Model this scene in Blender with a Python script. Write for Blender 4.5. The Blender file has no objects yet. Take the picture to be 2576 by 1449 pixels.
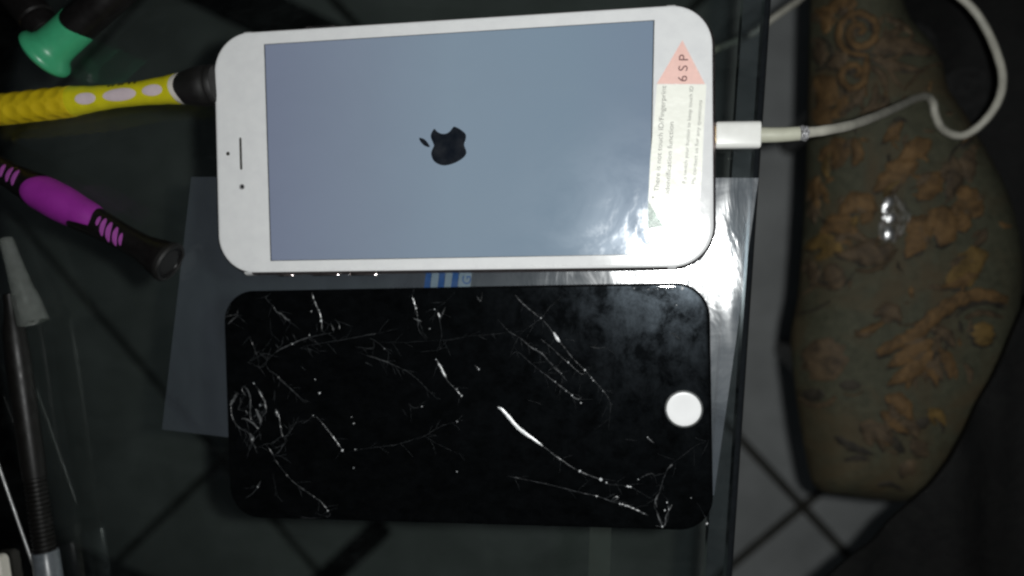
import bpy, bmesh, math, random
import numpy as np
from mathutils import Vector, Matrix, Euler, noise
from mathutils.bvhtree import BVHTree
random.seed(7)
S = 0.001                      # everything below is measured in millimetres
sc = bpy.context.scene

# ------------------------------------------------------------------ camera
W, H, F = 2576.0, 1449.0, 2038.93
CAMLOC = Vector((58.10, -37.25, 254.05))
CAMROT = Euler((-0.0312, 0.1601, -0.0138), 'XYZ')
cd = bpy.data.cameras.new('camera'); cam = bpy.data.objects.new('camera', cd)
sc.collection.objects.link(cam); sc.camera = cam
cam.location = CAMLOC * S; cam.rotation_euler = CAMROT
cd.sensor_width = 36; cd.lens = 36 * F / W; cd.clip_start = 0.01; cd.clip_end = 20
cd.dof.use_dof = True; cd.dof.focus_distance = 0.249; cd.dof.aperture_fstop = 6
# ------------------------------------------------------------------ world (a dark room at night)
w = bpy.data.worlds.new("World"); sc.world = w; w.use_nodes = True
w.node_tree.nodes['Background'].inputs[0].default_value = (0.80, 0.9, 1.0, 1)
w.node_tree.nodes['Background'].inputs[1].default_value = 0.010
# ------------------------------------------------------------------ the phone flash beside the lens
FL = CAMLOC + Vector((15, 3, 3))
ld = bpy.data.lights.new('flash', 'POINT'); ld.energy = 2.35; ld.shadow_soft_size = 0.0022
ld.color = (0.98, 1.0, 0.99)
flash = bpy.data.objects.new('flash', ld); sc.collection.objects.link(flash); flash.location = FL * S
sc.view_settings.view_transform = 'Standard'; sc.view_settings.look = 'None'
sc.cycles.pixel_filter_type = 'BLACKMAN_HARRIS'; sc.cycles.filter_width = 2.5
sc.view_settings.exposure = 0.0; sc.view_settings.gamma = 1.0

RM = CAMROT.to_matrix()
def px(x, y, z):
    "point (mm) on the horizontal plane z under the photograph's 2576-wide pixel x, y"
    d = RM @ Vector(((x - W / 2) / F, -(y - H / 2) / F, -1))
    return CAMLOC + d * ((z - CAMLOC.z) / d.z)
def mmpp(P):
    return -((RM.transposed() @ (P - CAMLOC)).z) / F

# ------------------------------------------------------------------ materials
def srgb(r, g, b):
    f = lambda c: (c / 255 / 12.92) if c <= 10 else ((c / 255 + .055) / 1.055) ** 2.4
    return (f(r), f(g), f(b), 1)
def C4(c): return (*c[:3], 1)
class NT:
    def __init__(s, name):
        s.m = bpy.data.materials.new(name); s.m.use_nodes = True
        s.t = s.m.node_tree; s.t.nodes.clear(); s.out = s.t.nodes.new('ShaderNodeOutputMaterial')
        s.tc = s.t.nodes.new('ShaderNodeTexCoord')
    def n(s, typ, **k):
        nd = s.t.nodes.new('ShaderNode' + typ)
        for a, v in k.items():
            if a.startswith('_'): setattr(nd, a[1:], v)
        return nd
    def l(s, a, b): s.t.links.new(a, b)
    def noise(s, scale, detail=4, rough=.6, stretch=None, dist=0):
        n = s.n('TexNoise'); n.inputs['Scale'].default_value = scale; n.inputs['Detail'].default_value = detail
        n.inputs['Roughness'].default_value = rough; n.inputs['Distortion'].default_value = dist
        mp = s.n('Mapping'); s.l(s.tc.outputs['Object'], mp.inputs[0]); mp.inputs['Scale'].default_value = stretch or (1, 1, 1)
        s.l(mp.outputs[0], n.inputs['Vector']); return n.outputs['Fac']
    def ramp(s, fac, stops):
        r = s.n('ValToRGB'); s.l(fac, r.inputs[0]); e = r.color_ramp.elements
        e[0].position, e[0].color = stops[0][0], C4(stops[0][1]); e[1].position, e[1].color = stops[-1][0], C4(stops[-1][1])
        for p, c in stops[1:-1]:
            q = e.new(p); q.color = C4(c)
        return r.outputs[0]
    def rng(s, fac, a, b, c, d):
        m = s.n('MapRange'); s.l(fac, m.inputs[0])
        for i, v in enumerate((a, b, c, d)): m.inputs[i + 1].default_value = v
        return m.outputs[0]
    def bump(s, h, strength, dist=.0002):
        b = s.n('Bump'); s.l(h, b.inputs['Height']); b.inputs['Strength'].default_value = strength
        b.inputs['Distance'].default_value = dist; return b.outputs[0]
    def mix(s, fac, a, b):
        m = s.n('MixShader')
        if isinstance(fac, (int, float)): m.inputs[0].default_value = fac
        else: s.l(fac, m.inputs[0])
        s.l(a, m.inputs[1]); s.l(b, m.inputs[2]); return m.outputs[0]
    def fres(s, ior=1.5):
        f = s.n('Fresnel'); f.inputs[0].default_value = ior; return f.outputs[0]
    def glossy(s, r, dist='BECKMANN', col=(1, 1, 1), nrm=None):
        g = s.n('BsdfAnisotropic'); g.distribution = dist; g.inputs['Color'].default_value = C4(col)
        if isinstance(r, (int, float)): g.inputs['Roughness'].default_value = r
        else: s.l(r, g.inputs['Roughness'])
        if nrm: s.l(nrm, g.inputs['Normal'])
        return g.outputs[0]
    def done(s, sh): s.l(sh, s.out.inputs[0]); return s.m

def plain(name, col, rough=.5, var=.25, nscale=900, bump=.15, metal=0, coat=0, spec=.5, bdist=.0001):
    t = NT(name); p = t.n('BsdfPrincipled'); nz = t.noise(nscale)
    c = C4(col); lo = [v * (1 - var) for v in c[:3]]; hi = [min(1, v * (1 + var)) for v in c[:3]]
    t.l(t.ramp(nz, [(.3, lo), (.7, hi)]), p.inputs['Base Color'])
    n2 = t.noise(nscale * .22, 3); t.l(t.rng(n2, .3, .7, max(.02, rough - .08), min(1, rough + .08)), p.inputs['Roughness'])
    p.inputs['Metallic'].default_value = metal; p.inputs['Coat Weight'].default_value = coat
    p.inputs['Specular IOR Level'].default_value = spec
    if bump: t.l(t.bump(nz, bump, bdist), p.inputs['Normal'])
    return t.done(p.outputs[0])

def m_white():
    t = NT('white_glass'); d = t.n('BsdfDiffuse')
    t.l(t.ramp(t.noise(260, 5), [(.3, (.78, .785, .79)), (.62, (.83, .835, .835))]), d.inputs[0])
    r = t.rng(t.noise(90, 5, .7), .35, .7, .17, .235)
    return t.done(t.mix(t.fres(1.5), d.outputs[0], t.glossy(r, nrm=t.bump(t.noise(160, 3), .12, .0002))))
def m_screen():
    t = NT('lit_screen'); e = t.n('Emission')
    sx = t.n('SeparateXYZ'); t.l(t.tc.outputs['Object'], sx.inputs[0])
    gx = t.rng(sx.outputs[0], -.061, .061, 0, 1)
    col = t.ramp(gx, [(0, (.140, .168, .235)), (.25, (.165, .208, .272)), (.5, (.185, .250, .315)), (.8, (.172, .242, .31)), (1, (.165, .225, .30))])
    t.l(col, e.inputs[0]); e.inputs[1].default_value = 1.0
    d = t.n('BsdfDiffuse'); d.inputs[0].default_value = (.03, .03, .035, 1)
    a = t.n('AddShader'); t.l(e.outputs[0], a.inputs[0]); t.l(d.outputs[0], a.inputs[1])
    sm = t.noise(48, 6, .68, (1.5, 1, 1), .8)
    r = t.rng(sm, .36, .62, .10, .225)
    f = t.n('Math', _operation='MULTIPLY'); t.l(t.fres(1.5), f.inputs[0]); f.inputs[1].default_value = 1.0
    hz = t.mix(t.rng(t.noise(34, 6, .65, (1, 1.3, 1), .5), .38, .66, .0, .035), a.outputs[0], t.glossy(.27, 'GGX', (.85, .92, 1)))
    return t.done(t.mix(f.outputs[0], hz, t.glossy(r, nrm=t.bump(t.noise(55, 4), .25, .0004))))
def m_blackglass():
    t = NT('black_display_glass'); d = t.n('BsdfDiffuse')
    t.l(t.ramp(t.noise(180, 6, .75, (1, 1.6, 1)), [(.35, (.0008, .001, .0011)), (.8, (.0035, .004, .0045))]), d.inputs[0])
    smear = t.noise(90, 8, .78, (1.3, 1, 1), .25)
    base = t.mix(t.rng(smear, .40, .78, .001, .017), d.outputs[0], t.glossy(.25, 'GGX', (.72, .86, 1)))
    return t.done(t.mix(t.fres(1.45), base, t.glossy(.055)))
def m_glass(name, tint, gl=.03, ior=1.5, smudge=.012):
    t = NT(name); tr = t.n('BsdfTransparent'); tr.inputs[0].default_value = C4(tint)
    d = t.n('BsdfDiffuse'); d.inputs[0].default_value = (.55, .62, .62, 1)
    k = t.mix(t.rng(t.noise(30, 7, .7, (1, 1.8, 1), 1), .45, .8, .0, smudge), tr.outputs[0], d.outputs[0])
    return t.done(t.mix(t.fres(ior), k, t.glossy(gl)))
def m_film():
    t = NT('clear_plastic_film'); tr = t.n('BsdfTransparent'); tr.inputs[0].default_value = (.72, .76, .79, 1)
    d = t.n('BsdfDiffuse'); d.inputs[0].default_value = (.60, .70, .84, 1)
    nz = t.noise(60, 5, .6, (1, .35, 1))
    b = t.mix(t.rng(nz, .3, .7, .045, .07), tr.outputs[0], d.outputs[0])
    nb = t.bump(t.noise(60, 4, .55, (1, .45, 1), 1.2), .3, .001)
    g = t.glossy(t.rng(t.noise(70, 5, .7, (.6, 1.4, 1), 1), .3, .7, .115, .175), 'GGX', nrm=nb)
    g2 = t.glossy(.44, 'GGX', (.88, .94, 1), nrm=nb)
    return t.done(t.mix(.14, t.mix(.021, b, g2), g))
def m_fabric(name, c1, c2, sc1=2600):
    t = NT(name); p = t.n('BsdfPrincipled'); p.inputs['Roughness'].default_value = .7
    wv = t.n('TexWave', _wave_type='BANDS'); wv.inputs['Scale'].default_value = 420; wv.inputs['Distortion'].default_value = 1.5
    wv.inputs['Detail'].default_value = 2; t.l(t.tc.outputs['Object'], wv.inputs[0])
    nz = t.noise(260, 6, .7)
    mx = t.n('Math', _operation='MULTIPLY_ADD'); t.l(wv.outputs['Fac'], mx.inputs[0]); mx.inputs[1].default_value = .25; t.l(nz, mx.inputs[2])
    cc = t.ramp(mx.outputs[0], [(.35, c1), (.95, c2)])
    if name.startswith('sage'):
        mm = t.n('MixRGB'); t.l(t.rng(t.noise(22, 5, .65, dist=1), .46, .62, 0, .6), mm.inputs[0]); t.l(cc, mm.inputs[1]); mm.inputs[2].default_value = (.085, .058, .030, 1); cc = mm.outputs[0]
    else:
        m2 = t.n('MixRGB', _blend_type='MULTIPLY'); m2.inputs[0].default_value = .85; t.l(cc, m2.inputs[1])
        t.l(t.ramp(t.noise(85, 5, .7, dist=1.5), [(.36, (.35, .36, .38)), (.6, (1.15, 1.1, 1.0))]), m2.inputs[2]); cc = m2.outputs[0]
    t.l(cc, p.inputs['Base Color'])
    p.inputs['Specular IOR Level'].default_value = .25
    t.l(t.bump(mx.outputs[0], .5, .0006), p.inputs['Normal'])
    return t.done(p.outputs[0])
def m_tile(i):
    t = NT('grey_floor_tile_glaze'); p = t.n('BsdfPrincipled'); p.inputs['Roughness'].default_value = .45
    k = (.52, .54, .54)
    t.l(t.ramp(t.noise(14, 7, .65), [(.3, [v * .72 for v in k]), (.7, [v * 1.15 for v in k])]), p.inputs['Base Color'])
    t.l(t.bump(t.noise(40, 4), .2, .002), p.inputs['Normal'])
    return t.done(p.outputs[0])
def m_frost():
    t = NT('frosted_plastic'); tr = t.n('BsdfTransparent'); tr.inputs[0].default_value = (.6, .62, .6, 1)
    p = t.n('BsdfPrincipled'); p.inputs['Base Color'].default_value = (.5, .53, .5, 1); p.inputs['Roughness'].default_value = .3
    return t.done(t.mix(t.rng(t.noise(300, 4), .3, .7, .13, .21), tr.outputs[0], p.outputs[0]))
def m_crack(name, a, b):
    t = NT(name); d = t.n('BsdfDiffuse')
    t.l(t.ramp(t.noise(520, 5, .8), [(.38, a), (.66, b)]), d.inputs[0])
    return t.done(t.mix(.06, d.outputs[0], t.glossy(.3, 'GGX')))

M = dict(
    white=m_white(), screen=m_screen(), black=m_blackglass(),
    alu=plain('rose_silver_aluminium', (.50, .42, .42), .3, .1, 700, .1, metal=.95),
    alu_d=plain('side_button_metal', (.75, .66, .64), .22, .1, 700, .1, metal=1),
    band=plain('antenna_band', (.7, .7, .7), .35, .05),
    slot=plain('dark_mesh', (.03, .028, .022), .6), lens=plain('lens_glass', (.01, .012, .014), .1, coat=1),
    ring=plain('lens_ring', (.25, .25, .25), .3),
    logo=plain('logo_black', (.0035, .006, .011), .3, .1), line=plain('screen_edge_line', (.03, .035, .035), .4),
    pink=plain('pink_print', (.93, .60, .53), .35, .04), cream=plain('cream_label', (.95, .95, .86), .32, .03, 120, .5, bdist=.0006),
    greenfilm=plain('greenish_tape', (.33, .42, .36), .3, .5, 500, .5, bdist=.0004),
    ink=plain('grey_ink', (.22, .22, .20), .5), ink2=plain('maroon_ink', (.13, .035, .035), .5),
    glass=m_glass('smoky_table_glass', (.775, .81, .79)), shade_strip=m_glass('shade_tinted_edge', (.60, .645, .66), .22, 1.62, .03),
    rim=plain('dark_ground_edge', (.010, .012, .014), .35), bar=plain('black_painted_steel', (.006, .006, .006), .45),
    film=m_film(), blue=plain('blue_print', (.006, .045, .15), .35, .15), pale=plain('pale_blue_print', (.11, .155, .19), .35, .1),
    plug=plain('white_plug_plastic', (.84, .84, .80), .3, .03, 400, .03), gold=plain('gold_contact', (.7, .5, .2), .3, metal=1),
    relief=plain('aged_relief_rubber', (.50, .50, .40), .45, .06, 400, .05), cord=plain('aged_white_cord', (.47, .455, .39), .5, .16, 160, .1),
    braid=plain('frayed_shield', (.7, .7, .72), .25, .4, 1500, .8, metal=.6, bdist=.0003), brown=plain('bare_core', (.05, .04, .03), .6),
    yellow=plain('yellow_grip', (.62, .56, .012), .4, .08, 300, .1), yellow2=plain('yellow_rubber', (.60, .44, .008), .45, .08, 300, .15),
    ovals=plain('pinkish_oval', (.66, .55, .58), .4, .04), ringw=plain('cream_ring', (.66, .62, .56), .4, .05),
    blk=plain('black_handle_plastic', (.006, .0052, .0052), .38, .25, 600, .2, spec=.35), blk2=plain('black_rubber', (.006, .0055, .0052), .6, .3, 500, .3),
    purple=plain('purple_rubber', (.27, .02, .28), .5, .06, 400, .15), purple2=plain('pale_purple_rubber', (.33, .07, .33), .45, .1, 300, .1),
    green=plain('green_plastic', (.045, .33, .16), .35, .06, 400, .08), frost=m_frost(),
    steel=plain('dark_steel', (.006, .0055, .005), .42, .3, 1200, .3, spec=.3), steelb=plain('bright_steel', (.32, .32, .32), .4, .2, 1500, .3, metal=.6),
    sleeve=plain('grey_sleeve', (.09, .10, .11), .3, .2, 400, .2), beige=plain('beige_plastic', (.62, .59, .52), .5, .05),
    tile=m_tile(0), grout=plain('dark_grout', (.045, .043, .035), .9, .3, 90, .4, bdist=.001),
    fab=m_fabric('sage_brocade_ground', (.034, .036, .023), (.098, .096, .062)),
    motif=m_fabric('bronze_brocade_thread', (.09, .055, .025), (.20, .122, .055)),
    motif2=m_fabric('brown_brocade_thread', (.075, .055, .036), (.135, .098, .062)),
    motif3=m_fabric('gold_brocade_thread', (.11, .073, .026), (.21, .137, .048)),
    motif4=m_fabric('dark_thread_and_shade', (.03, .027, .022), (.06, .052, .042)),
    skirt=plain('dark_piping_cloth', (.03, .034, .04), .8, .3, 300, .3), cloth=m_fabric('black_cloth_weave', (.0022, .0022, .0026), (.0075, .008, .008)),
    cr1=m_crack('faint_crack_glass', (.006, .0065, .007), (.075, .08, .085)), cr2=m_crack('crushed_crack_glass', (.012, .013, .014), (.19, .195, .20)),
    cr4=m_crack('dim_dust_glass', (.01, .011, .012), (.06, .063, .066)), cr3=m_crack('white_glint_glass', (.55, .58, .6), (.95, .95, .95)),  # cr3: near-white colour painted in for glints of tilted crack facets
    clear=m_crack('crumpled_clear_wrap', (.06, .06, .065), (.5, .5, .52)),
)
def m_bright():
    t = NT('glint_mirror'); return t.done(t.mix(.5, t.glossy(.28, 'GGX'), t.glossy(.45, 'GGX')))
M['mirror'] = m_bright()

# ------------------------------------------------------------------ object helpers
def link(o, parent=None):
    sc.collection.objects.link(o)
    if parent: o.parent = parent
    return o
def obj(name, verts, faces, mat, parent=None, smooth=True, origin=None):
    "verts in mm world space; a child keeps its verts relative to its thing's base"
    base = origin if origin is not None else (BASE.get(parent.name, Vector()) if parent else Vector())
    me = bpy.data.meshes.new(name)
    me.from_pydata([((v[0] - base[0]) * S, (v[1] - base[1]) * S, (v[2] - base[2]) * S) for v in verts], [], faces)
    me.materials.append(M[mat]); me.validate()
    bm = bmesh.new(); bm.from_mesh(me); bmesh.ops.recalc_face_normals(bm, faces=bm.faces); bm.to_mesh(me); bm.free()
    if smooth:
        me.polygons.foreach_set('use_smooth', [True] * len(me.polygons))
        try: me.set_sharp_from_angle(angle=math.radians(38))
        except Exception: pass
    o = bpy.data.objects.new(name, me); link(o, parent)
    if parent is None: o.location = Vector(base) * S
    BASE[o.name] = Vector(base)
    return o
BASE = {}
def tag(o, label=None, cat=None, group=None, kind=None):
    for k, v in (('label', label), ('category', cat), ('group', group), ('kind', kind)):
        if v: o[k] = v
    return o
def thing(name, P, label, cat, group=None):
    o = bpy.data.objects.new(name, None); link(o); o.location = P * S; o.empty_display_size = .01
    BASE[o.name] = Vector(P); return tag(o, label, cat, group)
def rrect(l, w, r, n=10):
    out = []
    for cx, cy, a0 in ((l / 2 - r, w / 2 - r, 0), (-l / 2 + r, w / 2 - r, 90), (-l / 2 + r, -w / 2 + r, 180), (l / 2 - r, -w / 2 + r, 270)):
        for i in range(n + 1):
            a = math.radians(a0 + 90 * i / n); out.append((cx + r * math.cos(a), cy + r * math.sin(a)))
    return out
def loft_rr(l, w, r, prof, cx, cy, yaw, n=10):
    V = []; Fc = []; c, s = math.cos(yaw), math.sin(yaw)
    for ins, z in prof:
        for x, y in rrect(l - 2 * ins, w - 2 * ins, max(.2, r - ins), n):
            V.append((cx + x * c - y * s, cy + x * s + y * c, z))
    m = 4 * (n + 1)
    for k in range(len(prof) - 1):
        for i in range(m):
            j = (i + 1) % m; Fc.append((k * m + i, k * m + j, (k + 1) * m + j, (k + 1) * m + i))
    Fc.append(tuple(range(m))); Fc.append(tuple(range((len(prof) - 1) * m, len(prof) * m)))
    return V, Fc
def prism(pts, z0, z1):
    n = len(pts); V = [(p[0], p[1], z0) for p in pts] + [(p[0], p[1], z1) for p in pts]
    Fc = [tuple(range(n)), tuple(range(n, 2 * n))] + [(i, (i + 1) % n, n + (i + 1) % n, n + i) for i in range(n)]
    return V, Fc
def pxpoly(pts, z): return [tuple(px(x, y, z)) for x, y in pts]
def disc(P, r, z0, z1, n=32): return prism([(P[0] + r * math.cos(6.28318 * i / n), P[1] + r * math.sin(6.28318 * i / n)) for i in range(n)], z0, z1)
def frame_of(d):
    d = d.normalized(); u = Vector((0, 0, 1)); u = (u - d * u.dot(d)); u = u.normalized() if u.length > 1e-4 else Vector((0, 1, 0))
    return d, d.cross(u).normalized(), u          # axis, side, up
def lathe(P0, P1, prof, n=32, rfun=None):
    d, sd, up = frame_of(P1 - P0); V = []; Fc = []
    for t, r in prof:
        for i in range(n):
            a = 2 * math.pi * i / n; rr = rfun(t, a, r) if rfun else r
            V.append(tuple(P0 + d * t + sd * (rr * math.sin(a)) + up * (rr * math.cos(a))))
    for k in range(len(prof) - 1):
        for i in range(n):
            j = (i + 1) % n; Fc.append((k * n + i, k * n + j, (k + 1) * n + j, (k + 1) * n + i))
    Fc.append(tuple(range(n))); Fc.append(tuple(range((len(prof) - 1) * n, len(prof) * n)))
    return V, Fc
def patch(P0, P1, t0, a0, rt, ra, R, h=.15, skew=0, n=20, power=2.0):
    "raised ellipse on a cylinder: t0 along the axis, a0 round it (degrees from the top), rt mm, ra degrees"
    d, sd, up = frame_of(P1 - P0); V = []; Fc = []; rings = [(1, -.3), (1, .5), (.85, 1), (.5, 1)]
    def pt(t, a, hh):
        rr = R(t) + h * hh; a = math.radians(a); return tuple(P0 + d * t + sd * (rr * math.sin(a)) + up * (rr * math.cos(a)))
    for k, hh in rings:
        for i in range(n):
            q = 2 * math.pi * i / n; cx = math.copysign(abs(math.cos(q)) ** (2 / power), math.cos(q)); sy = math.copysign(abs(math.sin(q)) ** (2 / power), math.sin(q))
            V.append(pt(t0 + rt * k * cx + skew * sy * k, a0 + ra * k * sy, hh))
    V.append(pt(t0, a0, 1)); m = len(rings)
    for k in range(m - 1):
        for i in range(n):
            j = (i + 1) % n; Fc.append((k * n + i, k * n + j, (k + 1) * n + j, (k + 1) * n + i))
    for i in range(n): Fc.append(((m - 1) * n + i, (m - 1) * n + (i + 1) % n, m * n))
    return V, Fc
def catmull(P, n=8):
    P = [Vector(p) for p in P]; Q = [P[0] * 2 - P[1]] + P + [P[-1] * 2 - P[-2]]; out = []
    for i in range(1, len(Q) - 2):
        for k in range(n):
            t = k / n; a, b, c, d = Q[i - 1], Q[i], Q[i + 1], Q[i + 2]
            out.append(.5 * ((2 * b) + (c - a) * t + (2 * a - 5 * b + 4 * c - d) * t * t + (3 * b - a - 3 * c + d) * t ** 3))
    out.append(P[-1]); return out
def tube(P, r, n=14, rf=None):
    V = []; Fc = []; up = Vector((0, 0, 1))
    for k, p in enumerate(P):
        d = (P[min(k + 1, len(P) - 1)] - P[max(k - 1, 0)]).normalized()
        up = (up - d * up.dot(d)).normalized(); sd = d.cross(up); rr = rf(k) if rf else r
        for i in range(n):
            a = 2 * math.pi * i / n; V.append(tuple(p + sd * rr * math.sin(a) + up * rr * math.cos(a)))
    for k in range(len(P) - 1):
        for i in range(n):
            j = (i + 1) % n; Fc.append((k * n + i, k * n + j, (k + 1) * n + j, (k + 1) * n + i))
    Fc.append(tuple(range(n))); Fc.append(tuple(range((len(P) - 1) * n, len(P) * n)))
    return V, Fc
def join(*ms):
    V = []; Fc = []
    for v, f in ms:
        o = len(V); V += list(v); Fc += [tuple(i + o for i in q) for q in f]
    return V, Fc
def text(name, s, a, b, hpx, z, mat, parent, side=None):
    "flat lettering whose baseline runs from pixel a to pixel b"
    cu = bpy.data.curves.new(name, 'FONT'); cu.body = s; cu.size = 1; cu.extrude = 0
    to = bpy.data.objects.new(name, cu); link(to)
    dg = bpy.context.evaluated_depsgraph_get(); dg.update()
    me = bpy.data.meshes.new_from_object(to.evaluated_get(dg)); bpy.data.objects.remove(to)
    co = [v.co.copy() for v in me.vertices]; x0 = min(c.x for c in co); x1 = max(c.x for c in co)
    A = px(*a, z); B = px(*b, z); ex = (B - A) / (x1 - x0); ey = Vector((-ex.y, ex.x, 0)).normalized() * (hpx * mmpp(A) / .70)
    V = [tuple(A + ex * (c.x - x0) + ey * c.y) for c in co]; Fc = [tuple(p.vertices) for p in me.polygons]
    o = obj(name, V, Fc, mat, parent, smooth=False)
    # printed upwards: keep normals up
    return o

# ================================================================== THE SETTING: tiled floor
FZ = -500.0
# two grout directions as they run under the table
A1 = px(1865, 1105, FZ); A1b = px(2120, 1380, FZ)
ex = (A1b - A1).normalized(); ey = Vector((-ex.y, ex.x, 0))
X0 = px(2020, 1275, FZ)                       # a grout crossing
T = 397.0; G = 7.2
def grid(i, j): return X0 + ex * (i * T) + ey * (j * T)
c0 = grid(-1, 0)
V = [tuple(c0 + Vector((dx, dy, -1.2 - (3 if k else 0)))) for k in (0, 1) for dx, dy in ((-1500, -1500), (1500, -1500), (1500, 1500), (-1500, 1500))]
floor = obj('floor', V, [(0, 1, 2, 3), (4, 5, 6, 7), (0, 1, 5, 4), (1, 2, 6, 5), (2, 3, 7, 6), (3, 0, 4, 7)], 'grout', smooth=False, origin=Vector(c0))
tag(floor, 'dark grout joints between the grey floor tiles', kind='structure')
prof = [(0, -3), (0, -.9), (.5, -.25), (1.6, 0)]
for i in range(-4, 3):
    for j in range(-3, 4):
        c = grid(i + .5, j + .5); yaw = math.atan2(ex.y, ex.x); dz = random.uniform(-.25, .25)
        v, f = loft_rr(T - G, T - G, 2, [(a, FZ + b + dz) for a, b in prof], c.x, c.y, yaw, 2)
        obj('tile', v, f, 'tile', floor)

# ================================================================== GLASS TABLE
E_out = [(1951, -160), (1941, 0), (1917, 395), (1904, 600), (1877, 947), (1842, 1449), (1832, 1600)]
# fit one straight line to the edge
pe = [px(x, y, 0) for x, y in E_out]; ed = (pe[-1] - pe[0]).normalized(); en = Vector((-ed.y, ed.x, 0))
if en.x < 0: en = -en
mid = sum((p.dot(en) for p in pe[1:-1])) / len(pe[1:-1]); al = [p.dot(ed) for p in pe]
def ept(a, off, z): return ed * a + en * (mid + off) + Vector((0, 0, z))
amin, amax = min(al) - 260, max(al) + 260
table = thing('glass_table', ept(0, -200, 0), 'smoky clear glass table top carrying both phones, its dark edge beside the brocade seat', 'table')
def slab(o0, o1, z0, z1):
    P = [ept(amin, o0, 0), ept(amax, o0, 0), ept(amax, o1, 0), ept(amin, o1, 0)]; return prism([(p.x, p.y) for p in P], z0, z1)
v, f = slab(-900, -8.3, -8, 0); obj('glass_top', v, f, 'glass', table, smooth=False)
# sloping margin strip, tinted dark to stand for the edge's shadow below
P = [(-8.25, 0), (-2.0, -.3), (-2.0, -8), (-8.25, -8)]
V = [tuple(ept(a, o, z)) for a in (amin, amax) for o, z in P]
obj('shade_strip', V, [(0, 1, 5, 4), (1, 2, 6, 5), (2, 3, 7, 6), (3, 0, 4, 7), (0, 1, 2, 3), (4, 5, 6, 7)], 'shade_strip', table, smooth=False)
P = [(-1.95, -.33), (-1.2, -.85), (-.4, -1.3), (0, -2.2), (0, -6.8), (-.6, -7.7), (-1.95, -8)]; k = len(P)
V = [tuple(ept(a, o, z)) for a in (amin, amax) for o, z in P]
obj('rim', V, [(i, (i + 1) % k, k + (i + 1) % k, k + i) for i in range(k)] + [tuple(range(k)), tuple(range(k, 2 * k))], 'rim', table)
def bar(a, b, wpx, z, th=25):
    A = px(*a, z); B = px(*b, z); d = (B - A).normalized(); s = Vector((-d.y, d.x, 0)) * wpx * mmpp(A) / 2
    v, f = prism([tuple(A + s), tuple(B + s), tuple(B - s), tuple(A - s)], z - th, z); obj('crossbar', v, f, 'bar', table, smooth=False)
bar((330, -130), (1500, 440), 112, -440)
bar((-260, 1255), (640, 1645), 74, -440)
bar((946, 1340), (560, 1700), 58, -440)
# outline of the faint strip added for a reflection near the bottom
tp = [px(1474, 1600, 0), px(1528, 1600, 0), px(1540, 1280, 0), px(1486, 1280, 0)]
v, f = prism([(p.x, p.y) for p in tp], .01, .06)

# ================================================================== PLASTIC FILM under the phones
TL, BL, BR, TR = px(482, 445, 0), px(408, 1080, 0), px(1796, 1246, 0), px(1908, 448, 0)
nu, nv = 130, 74; V = []; Fc = []
for i in range(nu + 1):
    for j in range(nv + 1):
        u, q = i / nu, j / nv
        p = (TL * (1 - u) + TR * u) * (1 - q) + (BL * (1 - u) + BR * u) * q
        nz = noise.noise(Vector((p.x * .045, p.y * .02, 3))) + .5 * noise.noise(Vector((p.x * .14, p.y * .05, 9)))
        free = max(0, min(1, (p.x - 79) / 5))
        rd = abs(noise.noise(Vector((p.x * .11 + 4, p.y * .035, 1.7))))
        z = .16 + .1 * nz + free * (.25 + .5 * (nz + .4) + .5 * (.35 - min(.35, rd))) * .8
        z = max(.03, z if free > 0 else min(z, .34))
        V.append((p.x, p.y, z))
for i in range(nu):
    for j in range(nv):
        a = i * (nv + 1) + j; Fc.append((a, a + 1, a + nv + 2, a + nv + 1))
film = thing('plastic_film', BL, 'clear plastic sleeve with blue print lying under both phone faces on the glass', 'plastic sleeve')
fo = obj('sheet', V, Fc, 'film', film)
def bx(x, y): return (1041.8 + x * .06740, 670.8 + y * .06740)      # zoom of the printed strip
def fpoly(name, pts, z, mat, par):
    q = pxpoly(pts, z); return obj(name, [(a, b, z) for a, b, _ in q], [tuple(range(len(q)))], mat, par, smooth=False)
for x0, x1 in ((440, 640), (945, 1155), (1440, 1660)):
    fpoly('printed_stripe', [bx(x0 + 30, 60), bx(x1 + 25, 60), bx(x1 - 60, 900), bx(x0 - 90, 900)], .40, 'blue', film)
for x0, x1 in ((655, 930), (1170, 1430), (1680, 2150)):
    fpoly('printed_gap', [bx(x0 + 25, 60), bx(x1 + 25, 60), bx(x1 - 70, 900), bx(x0 - 60, 900)], .39, 'pale', film)
text('printed_letter', 'G', bx(2115, 655), bx(2115, 345), 22, .42, 'blue', film)
bpy.data.objects[-1] if False else None

# ================================================================== WHITE PHONE
PB = .45
L, Wd = 158.2, 77.9
phone = thing('white_phone', Vector((0, 0, PB)), 'white smartphone with lit grey screen and pink triangle sticker, plugged in, above the cracked panel', 'phone')
fr = [(2.0, PB), (.6, PB + .35), (-.25, PB + 1.3), (-.68, PB + 2.4), (-.75, PB + 3.2), (-.68, PB + 4.2), (-.35, PB + 5.2), (.1, PB + 5.85), (.5, PB + 6.1)]
v, f = loft_rr(L, Wd, 12.5, fr, 0, 0, 0, 16); obj('frame', v, f, 'alu', phone)
v, f = loft_rr(L, Wd, 12.5, [(1.0, PB + 5.3), (.30, PB + 5.9), (.22, PB + 6.3), (.32, PB + 6.68), (.6, PB + 6.82), (1.0, PB + 6.87), (1.3, PB + 6.871), (1.8, PB + 6.872)], 0, 0, 0, 16)
obj('front_glass', v, f, 'white', phone)
ZT = PB + 6.872
scr = [px(666.8, 112.6, ZT), px(1643.5, 52.3, ZT), px(1632, 639, ZT), px(683, 655, ZT)]
ctr = sum(scr, Vector()) / 4
V = [tuple(p * 1.0) for p in [ctr + (p - ctr) * 1.006 for p in scr]]
v, f = prism([(p[0], p[1]) for p in V], ZT - .05, ZT + .008); obj('screen_border', v, f, 'line', phone, smooth=False)
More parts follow.
